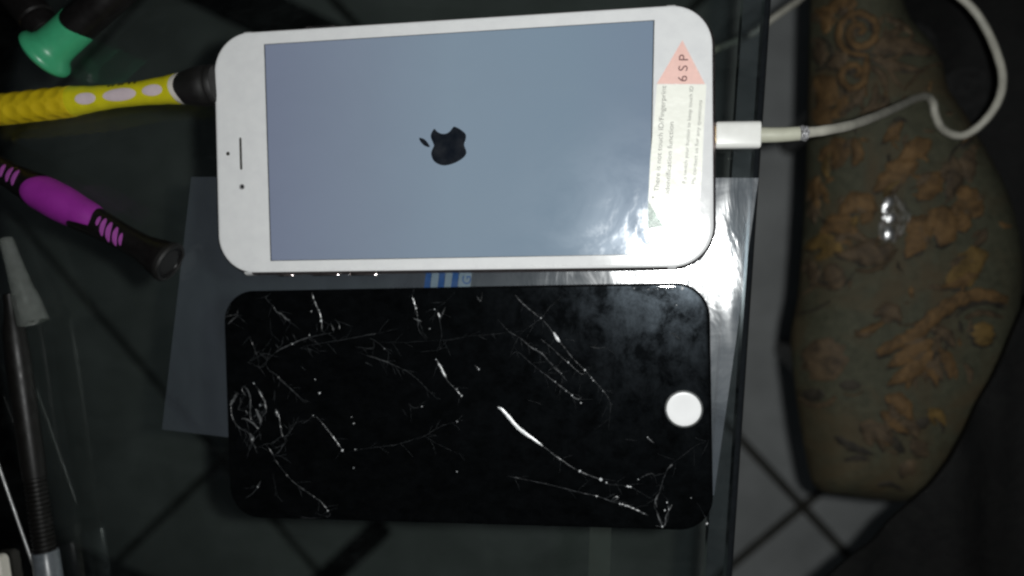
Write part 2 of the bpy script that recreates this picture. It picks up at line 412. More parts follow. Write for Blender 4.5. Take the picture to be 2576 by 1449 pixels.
v, f = prism([(p.x, p.y) for p in scr], ZT - .04, ZT + .02); so = obj('screen', v, f, 'screen', phone, smooth=False)
def c8(x, y): return ((1200 + x / 5.795) * .78922, (350 + y / 5.795) * .78922)
body = [(1060, 668), (1045, 610), (1012, 535), (1002, 475), (1020, 420), (1048, 372), (1075, 352), (1105, 388), (1150, 422), (1215, 444), (1290, 438), (1350, 402), (1392, 352), (1425, 312),
        (1475, 322), (1540, 356), (1600, 400), (1640, 440), (1655, 492), (1643, 560), (1622, 622), (1624, 672), (1645, 722), (1660, 780), (1648, 832), (1600, 888), (1530, 938), (1440, 984),
        (1340, 1016), (1250, 1028), (1170, 1014), (1090, 972), (1042, 918), (1016, 850), (1012, 790), (1032, 728)]
leaf = [(790, 520), (830, 522), (885, 545), (930, 588), (965, 638), (986, 685), (940, 684), (882, 660), (832, 612), (800, 565)]
def smoothclosed(P, n=3):
    P = [Vector((a, b, 0)) for a, b in P]; out = []; m = len(P)
    for i in range(m):
        a, b, c, d = P[i - 1], P[i], P[(i + 1) % m], P[(i + 2) % m]
        for k in range(n):
            t = k / n; q = .5 * ((2 * b) + (c - a) * t + (2 * a - 5 * b + 4 * c - d) * t * t + (3 * b - a - 3 * c + d) * t ** 3); out.append((q.x, q.y))
    return out
for nm, pl in (('logo', smoothclosed(body)), ('logo_leaf', smoothclosed(leaf))):
    q = pxpoly([c8(*p) for p in pl], ZT + .05); v, f = prism([(a, b) for a, b, _ in q], ZT + .02, ZT + .05)
    obj(nm, v, f, 'logo', phone, smooth=False)
# earpiece, sensor, front camera
a, b = px(604.5, 346, ZT), px(606.8, 427, ZT); mid_ = (a + b) / 2
v, f = loft_rr((b - a).length, .78, .38, [(0, ZT - .05), (0, ZT + .015)], mid_.x, mid_.y, math.atan2((b - a).y, (b - a).x), 6); obj('earpiece', v, f, 'slot', phone, smooth=False)
v, f = disc(px(573.5, 386.6, ZT), .62, ZT - .05, ZT + .015, 20); obj('sensor', v, f, 'slot', phone, smooth=False)
v, f = disc(px(608.5, 470, ZT), .92, ZT - .05, ZT + .013, 24); fc = obj('front_camera', v, f, 'ring', phone, smooth=False)
v, f = disc(px(609.5, 469.5, ZT), .5, ZT - .04, ZT + .02, 20); o = obj('lens', v, f, 'lens', fc, smooth=False)
# buttons and antenna bands on the long sides
def side_btn(nm, x, y, ln, sgn, mat='alu_d', z=PB + 3.4, wid=1.9, out=.45):
    p = px(x, y, z); v, f = loft_rr(ln, wid, wid / 2 - .05, [(.0, -.2), (0, out * .6), (.25, out)], 0, 0, 0, 6)
    V = [(p.x + a, sgn * (Wd / 2 + .72) + sgn * c, z + b) for a, b, c in v]; return obj(nm, V, f, mat, phone)
side_btn('mute_switch', 722, 690, 5.5, -1); side_btn('volume_button', 822, 690, 9.5, -1); side_btn('volume_button', 917, 689, 9.5, -1)
side_btn('power_button', 805, 70, 10.5, 1, out=.6)
for x, sgn in ((635, -1), (1690, -1), (632, 1), (1688, 1)):
    p = px(x, 690 if sgn < 0 else 60, PB + 3)
    V = []; 
    for dx in (-1.3, 1.3):
        for ins, z in fr[1:]: V.append((p.x + dx, sgn * (Wd / 2 - ins + .06), z))
    n_ = len(fr) - 1; obj('antenna_band', V, [(i, i + 1, n_ + i + 1, n_ + i) for i in range(n_ - 1)], 'band', phone)
# sticker
def cl(x, y): return (1617.9 + x * .29415, 78.9 + y * .29415)
ZS = ZT + .07
st = []
pl = [(1652.5, 212), (1777, 212.5), (1771, 316), (1766, 430), (1756, 575), (1672, 571), (1630.8, 506), (1636, 400), (1645, 300)]
q = pxpoly(pl, ZS); v, f = prism([(a, b) for a, b, _ in q], ZT + .021, ZS); sticker = obj('sticker', v, f, 'cream', phone, smooth=False)
sticker['label'] = 'cream paper label printed with grey lettering'
q = pxpoly([(1716.5, 100.8), (1773.5, 211.5), (1652.2, 211)], ZS); v, f = prism([(a, b) for a, b, _ in q], ZT + .021, ZS); obj('pink_triangle', v, f, 'pink', sticker, smooth=False)
q = pxpoly([(1630.6, 507), (1671, 571), (1629.5, 574.5)], ZS); v, f = prism([(a, b) for a, b, _ in q], ZT + .021, ZS); obj('green_triangle', v, f, 'greenfilm', sticker, smooth=False)
ZX = ZS + .03
text('lettering', '6 S P', cl(374, 428), cl(386, 198), 23, ZX, 'ink2', sticker)
text('lettering', 'There is not touch ID/Fingerprint', cl(134, 1372), cl(198, 465), 12.5, ZX, 'ink', sticker)
text('lettering', 'identification function', cl(224, 1385), cl(262, 775), 12, ZX, 'ink', sticker)
text('lettering', 'P.s switch your button to keep touch ID', cl(366, 1300), cl(430, 470), 9.5, ZX, 'ink', sticker)
text('lettering', 'Pls contact us for any questions', cl(445, 1305), cl(505, 590), 9.5, ZX, 'ink', sticker)
v, f = disc(px(*cl(83, 1418), ZX), .32, ZS, ZX, 12); obj('bullet_dot', v, f, 'ink', sticker, smooth=False)

# ================================================================== CRACKED BLACK PANEL
PZ = 2.2
cs = [px(561, 731, PZ), px(1784.5, 711.5, PZ), px(1796, 1334, PZ), px(581, 1303, PZ)]
c_ = sum(cs, Vector()) / 4; ax = ((cs[1] - cs[0]) + (cs[2] - cs[3])) / 2; ay = ((cs[0] - cs[3]) + (cs[1] - cs[2])) / 2
pl_, pw_ = ax.length, ay.length; yaw = math.atan2(ax.y, ax.x)
panel = thing('cracked_phone_display', Vector((c_.x, c_.y, PB)), 'black phone front panel with shattered glass and white round button, below the white phone', 'phone screen')
v, f = loft_rr(pl_, pw_, 10.5, [(1.6, PB), (1.1, PB + .2), (.9, 1.3), (.1, 1.42), (0, 1.6), (.05, 1.95), (.28, 2.13), (.8, 2.19), (1.4, PZ - .001), (1.8, PZ), (2.4, PZ)], c_.x, c_.y, yaw, 16)
obj('display_glass', v, f, 'black', panel)
HB = px(1720.4, 1029, PZ)
v, f = disc(HB, 5.75, PZ - .02, PZ + .02, 48); obj('button_ring', v, f, 'line', panel, smooth=False)
v = []; f = []
rr = [(5.2, PZ - .02), (5.2, PZ + .22), (5.0, PZ + .34), (4.6, PZ + .36), (3, PZ + .3), (1.2, PZ + .25)]
for r, z in rr:
    for i in range(48): a = 6.28318 * i / 48; v.append((HB.x + r * math.cos(a), HB.y + r * math.sin(a), z))
for k in range(len(rr) - 1):
    for i in range(48): j = (i + 1) % 48; f.append((k * 48 + i, k * 48 + j, (k + 1) * 48 + j, (k + 1) * 48 + i))
f.append(tuple(range(len(rr) * 48 - 48, len(rr) * 48))); M['button'] = plain('bright_white_button', (.95, .95, .95), .3, .02, 200, .02); obj('home_button', v, f, 'button', panel)

def c4(x, y): return (536.7 + x * .24510, 678.7 + y * .24510)
def c5(x, y): return (536.7 + x * .24510, 994.4 + y * .24510)
def c6(x, y): return (1144.3 + x * .27575, 678.7 + y * .27575)
def c7(x, y): return (1144.3 + x * .27575, 994.4 + y * .27575)
def cz(x, y): return ((700 + x / 4.14) * .78922, (1150 + y / 4.14) * .78922)
def crack(conv, pts, wpx=2.0, mat='cr1', jag=1.2, taper=True, seg=5, prof=None):
    "jagged low ridge of broken glass standing out of the panel"
    P = catmull([Vector((*conv(*p), 0)) for p in pts], seg); n = len(P); V = []; Fc = []
    for k, p in enumerate(P):
        d = (P[min(k + 1, n - 1)] - P[max(k - 1, 0)]); d.z = 0; d.normalize(); s = Vector((-d.y, d.x, 0))
        t = k / (n - 1); wd = wpx * (random.uniform(.55, 1.35) if mat != 'cr3' else random.uniform(.85, 1.1)) * ((.25 + .9 * math.sin(math.pi * min(1, max(0, t))) ** .6) if taper else 1)
        if prof: wd = wpx * prof(t) * random.uniform(.85, 1.15)
        p = p + s * random.uniform(-jag, jag)
        a = px(p.x + s.x * wd / 2, p.y + s.y * wd / 2, PZ); b = px(p.x - s.x * wd / 2, p.y - s.y * wd / 2, PZ); c = (a + b) / 2
        V += [(a.x, a.y, PZ - .03), (c.x, c.y, PZ + .035 + .05 * wd * mmpp(c) + random.uniform(0, .03)), (b.x, b.y, PZ - .03)]
    for k in range(n - 1):
        i = 3 * k; Fc += [(i, i + 1, i + 4, i + 3), (i + 1, i + 2, i + 5, i + 4)]
    return obj('crack', V, Fc, mat, panel, smooth=False)
CR = [
 # upper left quarter
 (c4, [(110, 490), (165, 470), (240, 455), (250, 410)], 3, 'cr2'), (c4, [(145, 560), (190, 520), (250, 470)], 4, 'cr2'),
 (c4, [(590, 240), (540, 290), (610, 370), (650, 430), (710, 460), (770, 520), (800, 560)], 4, 'cr1'),
 (c4, [(640, 430), (700, 455), (740, 500), (790, 520)], 7, 'cr2'), (c4, [(1010, 230), (1040, 330), (1085, 430), (1110, 520), (1115, 640)], 5, 'cr2'),
 (c4, [(1060, 560), (1065, 640)], 2, 'cr1'), (c4, [(1200, 540), (1225, 600), (1240, 640)], 4, 'cr1'), (c4, [(1250, 510), (1290, 560), (1295, 620)], 5, 'cr1'),
 (c4, [(530, 960), (600, 880), (700, 810), (810, 760), (900, 715), (1000, 690), (1130, 660), (1240, 640)], 5, 'cr1'),
 (c4, [(640, 840), (720, 800), (860, 735), (1000, 690)], 4, 'cr2'),
 (c4, [(900, 790), (1060, 760), (1220, 735), (1400, 705), (1580, 670), (1740, 640), (1900, 600)], 3, 'cr1'), (c4, [(1560, 672), (1680, 655)], 3, 'cr2'),
 (c4, [(370, 680), (400, 760), (440, 860), (460, 890)], 3, 'cr1'), (c4, [(340, 960), (400, 925), (460, 890), (520, 860), (600, 880), (690, 900)], 3, 'cr1'),
 (c4, [(740, 670), (770, 720)], 3, 'cr1'), (c4, [(810, 650), (860, 740)], 3, 'cr1'), (c4, [(640, 760), (680, 830)], 3, 'cr1'),
 (c4, [(530, 960), (580, 1040), (650, 1080), (710, 1150), (800, 1230), (940, 1370)], 3, 'cr1'), (c4, [(410, 980), (500, 1000), (550, 950)], 3, 'cr1'),
 (c4, [(860, 800), (1000, 820), (1090, 860)], 3, 'cr1'), (c4, [(1440, 790), (1540, 800), (1640, 815)], 4, 'cr1'),
 (c4, [(1480, 850), (1600, 885), (1700, 920), (1800, 955), (1900, 1000), (2000, 1050), (2100, 1130), (2200, 1230), (2300, 1330)], 3.5, 'cr1'),
 (c4, [(1580, 885), (1650, 900), (1790, 950), (1990, 1045)], 3, 'cr2'), (c4, [(1560, 950), (1630, 985)], 4, 'cr1'), (c4, [(1600, 700), (1680, 740), (1760, 810), (1830, 870)], 3, 'cr1'),
 (c4, [(900, 990), (950, 1030)], 3, 'cr1'), (c4, [(580, 500), (590, 600), (600, 700)], 2, 'cr1'), (c4, [(630, 1240), (620, 1340)], 2, 'cr1'),
 (c4, [(2060, 200), (2040, 290), (2080, 380), (2090, 450), (2100, 520), (2110, 620), (2190, 720)], 4, 'cr1'), (c4, [(2040, 280), (2080, 400)], 8, 'cr2'), (c4, [(2050, 500), (2140, 530)], 6, 'cr2'),
 (c4, [(2170, 440), (2270, 400), (2310, 440), (2320, 500), (2340, 620), (2340, 700), (2290, 850)], 3, 'cr1'), (c4, [(2300, 440), (2330, 500)], 9, 'cr2'), (c4, [(2380, 380), (2340, 480)], 4, 'cr2'),
 (c4, [(2480, 230), (2380, 330), (2300, 390)], 2, 'cr1'), (c4, [(2340, 720), (2410, 720), (2576, 695)], 3, 'cr1'), (c4, [(2280, 860), (2360, 770), (2400, 720)], 2, 'cr1'),
 (c4, [(2290, 920), (2340, 1020), (2400, 1140)], 9, 'cr2'), (c4, [(2400, 1140), (2470, 1210), (2550, 1290)], 4, 'cr2'), (c4, [(1700, 740), (1900, 745), (2100, 735), (2340, 722)], 2, 'cr1'),
 # crushed oval on the left edge
 (cz, [(250, 430), (190, 480), (150, 560), (150, 650), (165, 740), (210, 830), (280, 900), (350, 930), (420, 1000), (430, 1100), (400, 1180)], 6, 'cr1'),
 (cz, [(240, 425), (190, 500), (140, 590)], 13, 'cr2'), (cz, [(310, 330), (370, 390), (400, 480), (405, 560), (400, 700), (415, 790)], 9, 'cr1'),
 (cz, [(450, 300), (520, 390), (570, 490), (600, 570), (610, 680), (580, 710), (550, 780), (545, 830), (505, 900), (430, 980)], 6, 'cr1'),
 (cz, [(510, 380), (560, 480), (600, 560), (540, 590)], 6, 'cr2'), (cz, [(290, 760), (340, 770), (390, 790), (450, 830), (510, 900)], 9, 'cr2'), (cz, [(340, 660), (370, 700)], 7, 'cr2'),
 (cz, [(480, 640), (505, 700), (540, 780), (530, 830)], 12, 'cr2'), (cz, [(380, 950), (430, 1020), (430, 1080)], 18, 'cr2'), (cz, [(440, 740), (520, 700), (600, 690)], 5, 'cr1'),
 (cz, [(270, 480), (280, 560), (250, 640), (330, 660)], 4, 'cr1'), (cz, [(360, 470), (300, 400), (300, 340)], 4, 'cr1'), (cz, [(730, 640), (780, 730), (800, 850), (830, 990), (880, 995)], 6, 'cr1'), (cz, [(735, 640), (775, 735)], 15, 'cr2'),
 (cz, [(500, 1150), (610, 1100), (700, 1085), (800, 1010), (880, 990), (950, 900), (1010, 810), (1040, 740)], 5, 'cr1'), (cz, [(620, 1110), (680, 1200), (730, 1250), (830, 1260)], 4, 'cr1'),
 (cz, [(870, 1070), (830, 1120), (790, 1190), (730, 1250)], 5, 'cr1'), (cz, [(1080, 830), (1150, 795), (1235, 725)], 4, 'cr1'), (cz, [(730, 400), (720, 560)], 2, 'cr1'), (cz, [(660, 130), (750, 190), (810, 260), (930, 360), (1140, 560)], 4, 'cr1'),
 # lower left
 (c5, [(1050, 210), (1130, 300), (1200, 390), (1260, 470), (1320, 560)], 4, 'cr2'), (c5, [(590, 600), (700, 750), (800, 870), (900, 950), (1030, 1040), (1110, 1100), (1180, 1185)], 4, 'cr1'), (c5, [(1110, 1100), (1175, 1180)], 4, 'cr2'),
 (c5, [(490, 870), (455, 940), (400, 1010), (330, 1060)], 4, 'cr1'), (c5, [(480, 890), (450, 945)], 5, 'cr2'), (c5, [(1040, 1210), (1180, 1245), (1195, 1190)], 3, 'cr1'), (c5, [(610, 800), (640, 960), (660, 1050)], 2, 'cr1'),
 (c5, [(1350, 600), (1480, 560), (1690, 530), (1860, 510), (2000, 470), (2170, 415), (2330, 320), (2500, 270), (2576, 255)], 2.6, 'cr1'), (c5, [(2170, 415), (2300, 500), (2450, 570), (2576, 620)], 2, 'cr1'),
 (c5, [(2000, 80), (2060, 130), (2140, 115)], 3, 'cr1'), (c5, [(1930, 130), (1990, 220)], 2, 'cr1'), (c5, [(870, 1240), (960, 1260), (1180, 1250)], 3, 'cr1'), (c5, [(340, 660), (370, 540), (390, 470)], 3, 'cr1'),
 # upper right: long parallel cracks
 (c6, [(550, 230), (600, 290), (680, 360), (780, 440)], 5, 'cr2'), (c6, [(780, 440), (850, 510), (930, 620), (1000, 710), (1070, 800), (1180, 910), (1260, 1000), (1350, 1100), (1400, 1170), (1430, 1250)], 4, 'cr2'),
 (c6, [(900, 570), (935, 630), (960, 660)], 8, 'cr3'), (c6, [(980, 240), (920, 290), (860, 350), (790, 440), (720, 490), (590, 600), (500, 790)], 3, 'cr1'),
 (c6, [(390, 450), (490, 560), (590, 620), (700, 710), (800, 770), (850, 830), (950, 920), (1030, 1030)], 6, 'cr1'), (c6, [(630, 650), (700, 710), (800, 770), (850, 830)], 5, 'cr2'), (c6, [(880, 880), (960, 940), (1000, 990)], 8, 'cr1'),
 (c6, [(780, 630), (880, 710), (1000, 820), (1060, 870), (1150, 950), (1180, 940)], 4, 'cr2'), (c6, [(500, 790), (570, 750), (680, 840), (790, 930), (910, 1020), (1010, 1100), (1080, 1150), (1150, 1215)], 4, 'cr1'),
 (c6, [(820, 950), (915, 1025), (1020, 1105), (1075, 1145)], 4, 'cr2'), (c6, [(0, 620), (200, 600), (420, 580), (500, 560)], 2, 'cr1'), (c6, [(200, 240), (235, 285), (250, 200)], 4, 'cr2'), (c6, [(180, 870), (220, 910)], 5, 'cr2'),
 (c6, [(0, 1080), (60, 1150)], 6, 'cr2'), (c6, [(1230, 700), (1310, 715), (1390, 700)], 7, 'cr1'), (c6, [(840, 930), (900, 890), (960, 870)], 3, 'cr1'), (c6, [(1060, 1150), (1120, 1180), (1160, 1160)], 5, 'cr2'),
 (c6, [(1950, 600), (1990, 580), (2060, 640)], 6, 'cr1'), (c6, [(1640, 160), (1800, 175), (1900, 170), (2040, 165)], 4, 'cr1'),
 # lower right
 (c7, [(390, 110), (430, 130), (500, 210), (560, 280), (630, 340), (730, 410), (800, 460)], 9.5, 'cr3'), (c7, [(800, 460), (900, 540), (1000, 610), (1110, 680)], 5, 'cr2'), (c7, [(1110, 680), (1200, 720), (1330, 770)], 5, 'cr2'),
 (c7, [(1330, 770), (1400, 810), (1500, 820), (1600, 835), (1700, 890), (1820, 960)], 3, 'cr1'), (c7, [(1550, 830), (1620, 840)], 8, 'cr2'),
 (c7, [(480, 735), (600, 760), (740, 790), (860, 815), (1060, 865), (1200, 900), (1330, 930), (1430, 970), (1500, 990), (1640, 1040), (1780, 1100)], 4, 'cr1'), (c7, [(540, 745), (620, 765)], 4, 'cr2'), (c7, [(1270, 915), (1330, 930)], 6, 'cr2'),
 (c7, [(1490, 985), (1560, 1005), (1650, 1045), (1760, 1095)], 7, 'cr2'), (c7, [(1420, 970), (1460, 930), (1490, 940), (1430, 975)], 9, 'cr1'),
 (c7, [(2330, 405), (2200, 460), (2080, 550), (1960, 640), (1930, 700), (1895, 780), (1870, 870), (1820, 990), (1850, 1080), (1880, 1150), (1930, 1160), (1950, 1060), (1940, 960), (1880, 890)], 4, 'cr1'),
 (c7, [(1940, 670), (1990, 630)], 7, 'cr2'), (c7, [(1870, 880), (1830, 960), (1840, 1020)], 9, 'cr2'), (c7, [(1840, 1050), (1870, 1140), (1890, 1200)], 8, 'cr2'), (c7, [(1940, 1010), (1960, 1040), (1980, 1000), (1930, 1100), (1910, 1190), (1830, 1190)], 5, 'cr2'),
 (c7, [(1670, 770), (1740, 730), (1800, 715), (1830, 745)], 5, 'cr1'), (c7, [(1750, 380), (1820, 440)], 5, 'cr2'), (c7, [(1540, 400), (1660, 415)], 3, 'cr1'), (c7, [(1390, 0), (1420, 100), (1400, 320)], 3, 'cr1'), (c7, [(660, 40), (800, 85)], 3, 'cr1'), (c7, [(1410, 820), (1420, 930)], 2, 'cr1'),
 (c7, [(2200, 960), (2270, 1085), (2300, 1170), (2260, 1190)], 3, 'cr1'),
]
for conv, pts, wp, mt in CR:
    if mt == 'cr1': wp *= .5
    elif mt == 'cr2': wp *= .6
    crack(conv, pts, wp, mt, jag=.3 + wp * (.06 if mt != 'cr3' else 0))
    if len(pts) >= 3 and mt != 'cr3':
        sgn = 1
        for _ in range(len(pts) - 1):
            i = random.randrange(len(pts) - 1); u = random.random(); ax_, ay_ = pts[i]; bx_, by_ = pts[i + 1]
            x, y = ax_ + (bx_ - ax_) * u, ay_ + (by_ - ay_) * u; an = math.atan2(by_ - ay_, bx_ - ax_) + sgn * random.uniform(.35, 1.1); sgn = -sgn; ln = random.uniform(40, 190)
            P3 = [(x + ln * k * math.cos(an + .12 * k), y + ln * k * math.sin(an + .12 * k)) for k in (0, .35, .7, 1)]
            X_, Y_ = conv(*P3[-1])
            if 575 < X_ < 1775 and 745 < Y_ < 1290: crack(conv, P3, 1.0, 'cr1', jag=.5, seg=3)
# glass chips, their flash glints painted in white
def chips(L_, name, mat, seed=1):
    rnd = random.Random(seed); V = []; Fc = []
    for conv, x, y, r in L_:
        X, Y = conv(x, y); p = px(X, Y, PZ); R_ = r * mmpp(p) * .42; n = 7; o = len(V)
        for i in range(n):
            a = 6.283 * i / n; q = R_ * rnd.uniform(.7, 1.2); V.append((p.x + q * math.cos(a), p.y + q * math.sin(a) * 1.1, PZ - .02))
        V.append((p.x + rnd.uniform(-.1, .1) * R_, p.y, PZ + .15 + .12 * R_))
        Fc += [(o + i, o + (i + 1) % n, o + n) for i in range(n)]
    o = obj(name, V, Fc, mat, panel, smooth=False); o['kind'] = 'stuff'; return o
chips([(c4, 1105, 525, 8), (c4, 1085, 415, 4), (c4, 1005, 425, 4), (c4, 1045, 335, 4), (c4, 985, 670, 4), (c4, 810, 760, 5), (c4, 1090, 1265, 6), (c4, 1045, 1125, 4), (c4, 415, 1165, 5), (c4, 480, 1390, 5),
       (c4, 2080, 395, 6), (c4, 2320, 475, 7), (c4, 2270, 405, 4), (c4, 2285, 920, 4), (c4, 2350, 1040, 7), (c4, 2220, 605, 4), (c4, 1755, 810, 4), (c4, 2550, 1290, 4), (c4, 2500, 1225, 4), (c5, 1325, 565, 8),
       (c5, 1440, 290, 4.5), (c5, 1420, 222, 3), (c5, 1455, 555, 4), (c5, 1440, 745, 4), (c5, 1025, 208, 3.5), (c5, 455, 940, 5), (c5, 1175, 1185, 5), (c5, 2140, 115, 4), (c5, 2500, 270, 3.5), (c5, 2500, 785, 3.5), (c5, 650, 175, 7), (c5, 400, 450, 8),
       (c6, 2075, 168, 11), (c6, 785, 440, 5), (c6, 930, 615, 7), (c6, 1035, 845, 6), (c6, 1185, 915, 5.5), (c6, 1245, 985, 4), (c6, 1262, 1010, 4), (c6, 1350, 1105, 3.5), (c6, 915, 1022, 5), (c6, 1015, 1105, 4), (c6, 1070, 1145, 5.5), (c6, 1150, 1215, 5), (c6, 218, 908, 5), (c6, 60, 1150, 5),
       (c6, 2020, 322, 4), (c6, 740, 725, 3.5), (c6, 795, 765, 3), (c6, 1635, 168, 4), (c6, 1765, 178, 3.5), (c6, 1850, 175, 3.5), (c6, 1925, 175, 3), (c6, 1985, 172, 4), (c7, 1142, 692, 8), (c7, 1332, 768, 10), (c7, 1382, 798, 6), (c7, 1672, 768, 4), (c7, 1505, 990, 6), (c7, 1555, 1007, 6), (c7, 1680, 1055, 4),
       (c7, 1725, 1078, 4), (c7, 1892, 1198, 6), (c7, 1935, 978, 5), (c7, 1952, 1040, 5), (c7, 1915, 1050, 5), (c7, 1585, 835, 6), (c7, 20, 240, 4), (c7, 18, 697, 4), (c7, 2300, 1170, 6), (c7, 1758, 382, 4), (c7, 2155, 937, 3), (c7, 1925, 140, 4), (c7, 2078, 272, 8)], 'glint_chips', 'cr3')
rnd = random.Random(4)
chips([(c6, rnd.uniform(1000, 2280), rnd.uniform(150, 900) ** 1.0, rnd.uniform(.8, 1.5)) for _ in range(60)] + [(c4, rnd.uniform(150, 2500), rnd.uniform(230, 1400), rnd.uniform(.7, 1.5)) for _ in range(90)]
      + [(c7, rnd.uniform(0, 2300), rnd.uniform(0, 1200), rnd.uniform(.7, 1.4)) for _ in range(70)], 'glass_dust', 'cr4', 3)

# ================================================================== CHARGING CABLE
CZ = 3.7
cable = thing('charging_cable', px(1800, 340, CZ), 'yellowed white charging cable plugged into the phone, frayed near its plug, looping over the seat', 'cable')
a, b = px(1793, 341, CZ), px(1913.5, 339.5, CZ); d, sd, up = frame_of(b - a); Ln = (b - a).length
def plugbox(t0, t1, wy, hz, r, prof_in):
    V = []; Fc = []; sec = rrect(wy, hz, r, 5); m = len(sec)
    for t, ins in prof_in:
        for y, z in rrect(wy - 2 * ins, hz - 2 * ins, max(.15, r - ins), 5): V.append(tuple(a + d * t + sd * y + up * z))
    for k in range(len(prof_in) - 1):
        for i in range(m): j = (i + 1) % m; Fc.append((k * m + i, k * m + j, (k + 1) * m + j, (k + 1) * m + i))
    Fc.append(tuple(range(m))); Fc.append(tuple(range((len(prof_in) - 1) * m, len(prof_in) * m))); return V, Fc
v, f = plugbox(0, 0, 6.7, 1.6, .7, [(-3, 0), (2.0, 0)]); obj('contact', v, f, 'gold', cable)
t0 = (px(1800, 341, CZ) - a).length
v, f = plugbox(0, 0, 8.0, 4.9, 1.6, [(t0, .35), (t0 + .3, .05), (t0 + .8, 0), (Ln - .8, 0), (Ln - .25, .08), (Ln, .45)]); obj('plug_shell', v, f, 'plug', cable)
rl = [px(1912, 339.5, CZ), px(1960, 339, CZ), px(2010, 336, CZ - .5)]
P = catmull(rl, 8); v, f = tube(P, 2.35, 18, lambda k: 2.35 - .25 * k / 16); obj('strain_relief', v, f, 'relief', cable)
P = catmull([px(2006, 336, CZ - .5), px(2016, 335, CZ - .7), px(2024, 334, CZ - .9), px(2034, 333, CZ - 1)], 6)
v, f = tube(P, 1.1, 10, lambda k: 1.0 + .2 * random.random()); core = obj('bare_core', v, f, 'brown', cable)
V = []; Fc = []
for k in range(46):          # curling shield strands round the bare spot
    a0 = random.uniform(0, 6.28); a1 = a0 + random.uniform(.8, 2.2); x0_ = random.choice([random.uniform(2012, 2017), random.uniform(2022, 2031)]); rr_ = random.uniform(1.5, 2.25)
    c0_ = px(x0_, 335, CZ - .8); Q = []
    for i in range(6):
        an = a0 + (a1 - a0) * i / 5; Q.append(c0_ + Vector((random.uniform(-.25, .25) + (i - 2.5) * .15, rr_ * math.sin(an), rr_ * math.cos(an))))
    tv, tf = tube(Q, .13, 5); o = len(V); V += tv; Fc += [tuple(i + o for i in q) for q in tf]
obj('frayed_shield', V, Fc, 'braid', cable)['kind'] = 'stuff'
cp = [(2030, 333.5, CZ - 1), (2075, 328, -1), (2140, 315, -14), (2205, 292, -38), (2260, 268, -68), (2300, 249, -95), (2330, 243, -112), (2347, 258, -118), (2352, 285, -119), (2366, 318, -117), (2392, 337, -112), (2425, 340, -108), (2462, 318, -104),
      (2495, 282, -102), (2517, 238, -102), (2522, 190, -104), (2510, 140, -106), (2485, 80, -108), (2452, 28, -108), (2410, -12, -108), (2340, -60, -106), (2240, -95, -105), (2120, -70, -112), (2050, -35, -128),
      (2010, 0, -142), (1972, 27, -150), (1937, 52, -154), (1905, 78, -156), (1870, 95, -158), (1800, 124, -160), (1700, 158, -165), (1600, 180, -172)]
P = catmull([px(*c) for c in cp], 9); v, f = tube(P, 1.6, 14, lambda k: 1.6 + .04 * math.sin(k * .9)); obj('cord', v, f, 'cord', cable)

# ================================================================== SCREWDRIVERS AND TOOLS
def axis(a, b, ra):
    "axis of a round bar lying on the glass whose centre line passes pixels a and b"
    return px(*a, ra), px(*b, ra)
def at(P0, P1, p, z): return (px(*p, z) - P0).dot((P1 - P0).normalized())
# --- yellow
Y0, Y1 = axis((-140, 292), (540, 213), 5.2); tt = lambda x: (lambda q: at(Y0, Y1, (q, 292 - (q + 140) * .1162), 5.2))(x + (1617 - x) * .016)
sh = lambda x: x * .1243
yel = thing('yellow_screwdriver', Y0, 'yellow screwdriver with dimpled grip, pale ovals and black end beside the white phone', 'screwdriver')
YP = [(-140, 4.6), (-20, 5.25), (90, 5.3), (150, 5.2), (185, 4.65), (220, 4.15), (270, 3.85), (330, 3.95), (390, 4.45), (428, 5.0)]
def interp(tab, t):
    if t <= tab[0][0]: return tab[0][1]
    for (a, ra), (b, rb) in zip(tab, tab[1:]):
        if t <= b: u = (t - a) / (b - a); u = u * u * (3 - 2 * u); return ra + (rb - ra) * u
    return tab[-1][1]
YT = [(tt(x), r) for x, r in YP]; YR = lambda t: interp(YT, t)
def dimple(t, a, r):
    t1 = tt(165)
    if t > t1: return r
    k = min(1, (t1 - t) / 3); u = t / 5.4; vv = a / 6.28318 * 7
    row = math.floor(vv); uu = u + .5 * (row % 2); du = (uu - math.floor(uu) - .5); dv = (vv - row - .5)
    d2 = (du * 2) ** 2 + (dv * 2) ** 2
    return r + k * (-.30 * math.exp(-d2 * 2.6) + .13 * math.exp(-(d2 - 1.0) ** 2 * 5))
n_ = 150; te = tt(160); v, f = lathe(Y0, Y1, [(te * i / n_, YR(te * i / n_)) for i in range(n_ + 1)], 84, dimple); obj('dimpled_grip', v, f, 'yellow2', yel)
ta, tb = tt(155), tt(428); v, f = lathe(Y0, Y1, [(ta + (tb - ta) * i / 30, YR(ta + (tb - ta) * i / 30) - (.25 if i == 0 else 0)) for i in range(31)], 48); obj('handle', v, f, 'yellow', yel)
bowf = lambda t, a, r: r
tc = tt(441)
def ringshape(P0, P1, t_a, t_b, ra, rb, bow, n=48):
    d, sd, up = frame_of(P1 - P0); V = []; Fc = []
    st = [(0, ra - .5), (0, ra), (.5, (ra + rb) / 2 + .05), (1, rb), (1, rb - .5)]
    for k, (u, r) in enumerate(st):
        for i in range(n):
            an = 2 * math.pi * i / n; t = t_a + (t_b - t_a) * u + bow * (math.sin(an)) ** 2
            V.append(tuple(P0 + d * t + sd * r * math.sin(an) + up * r * math.cos(an)))
    for k in range(len(st) - 1):
        for i in range(n): j = (i + 1) % n; Fc.append((k * n + i, k * n + j, (k + 1) * n + j, (k + 1) * n + i))
    return V, Fc
v, f = ringshape(Y0, Y1, tt(424), tt(437), 5.05, 5.25, 1.6); obj('collar_ring', v, f, 'ringw', yel)
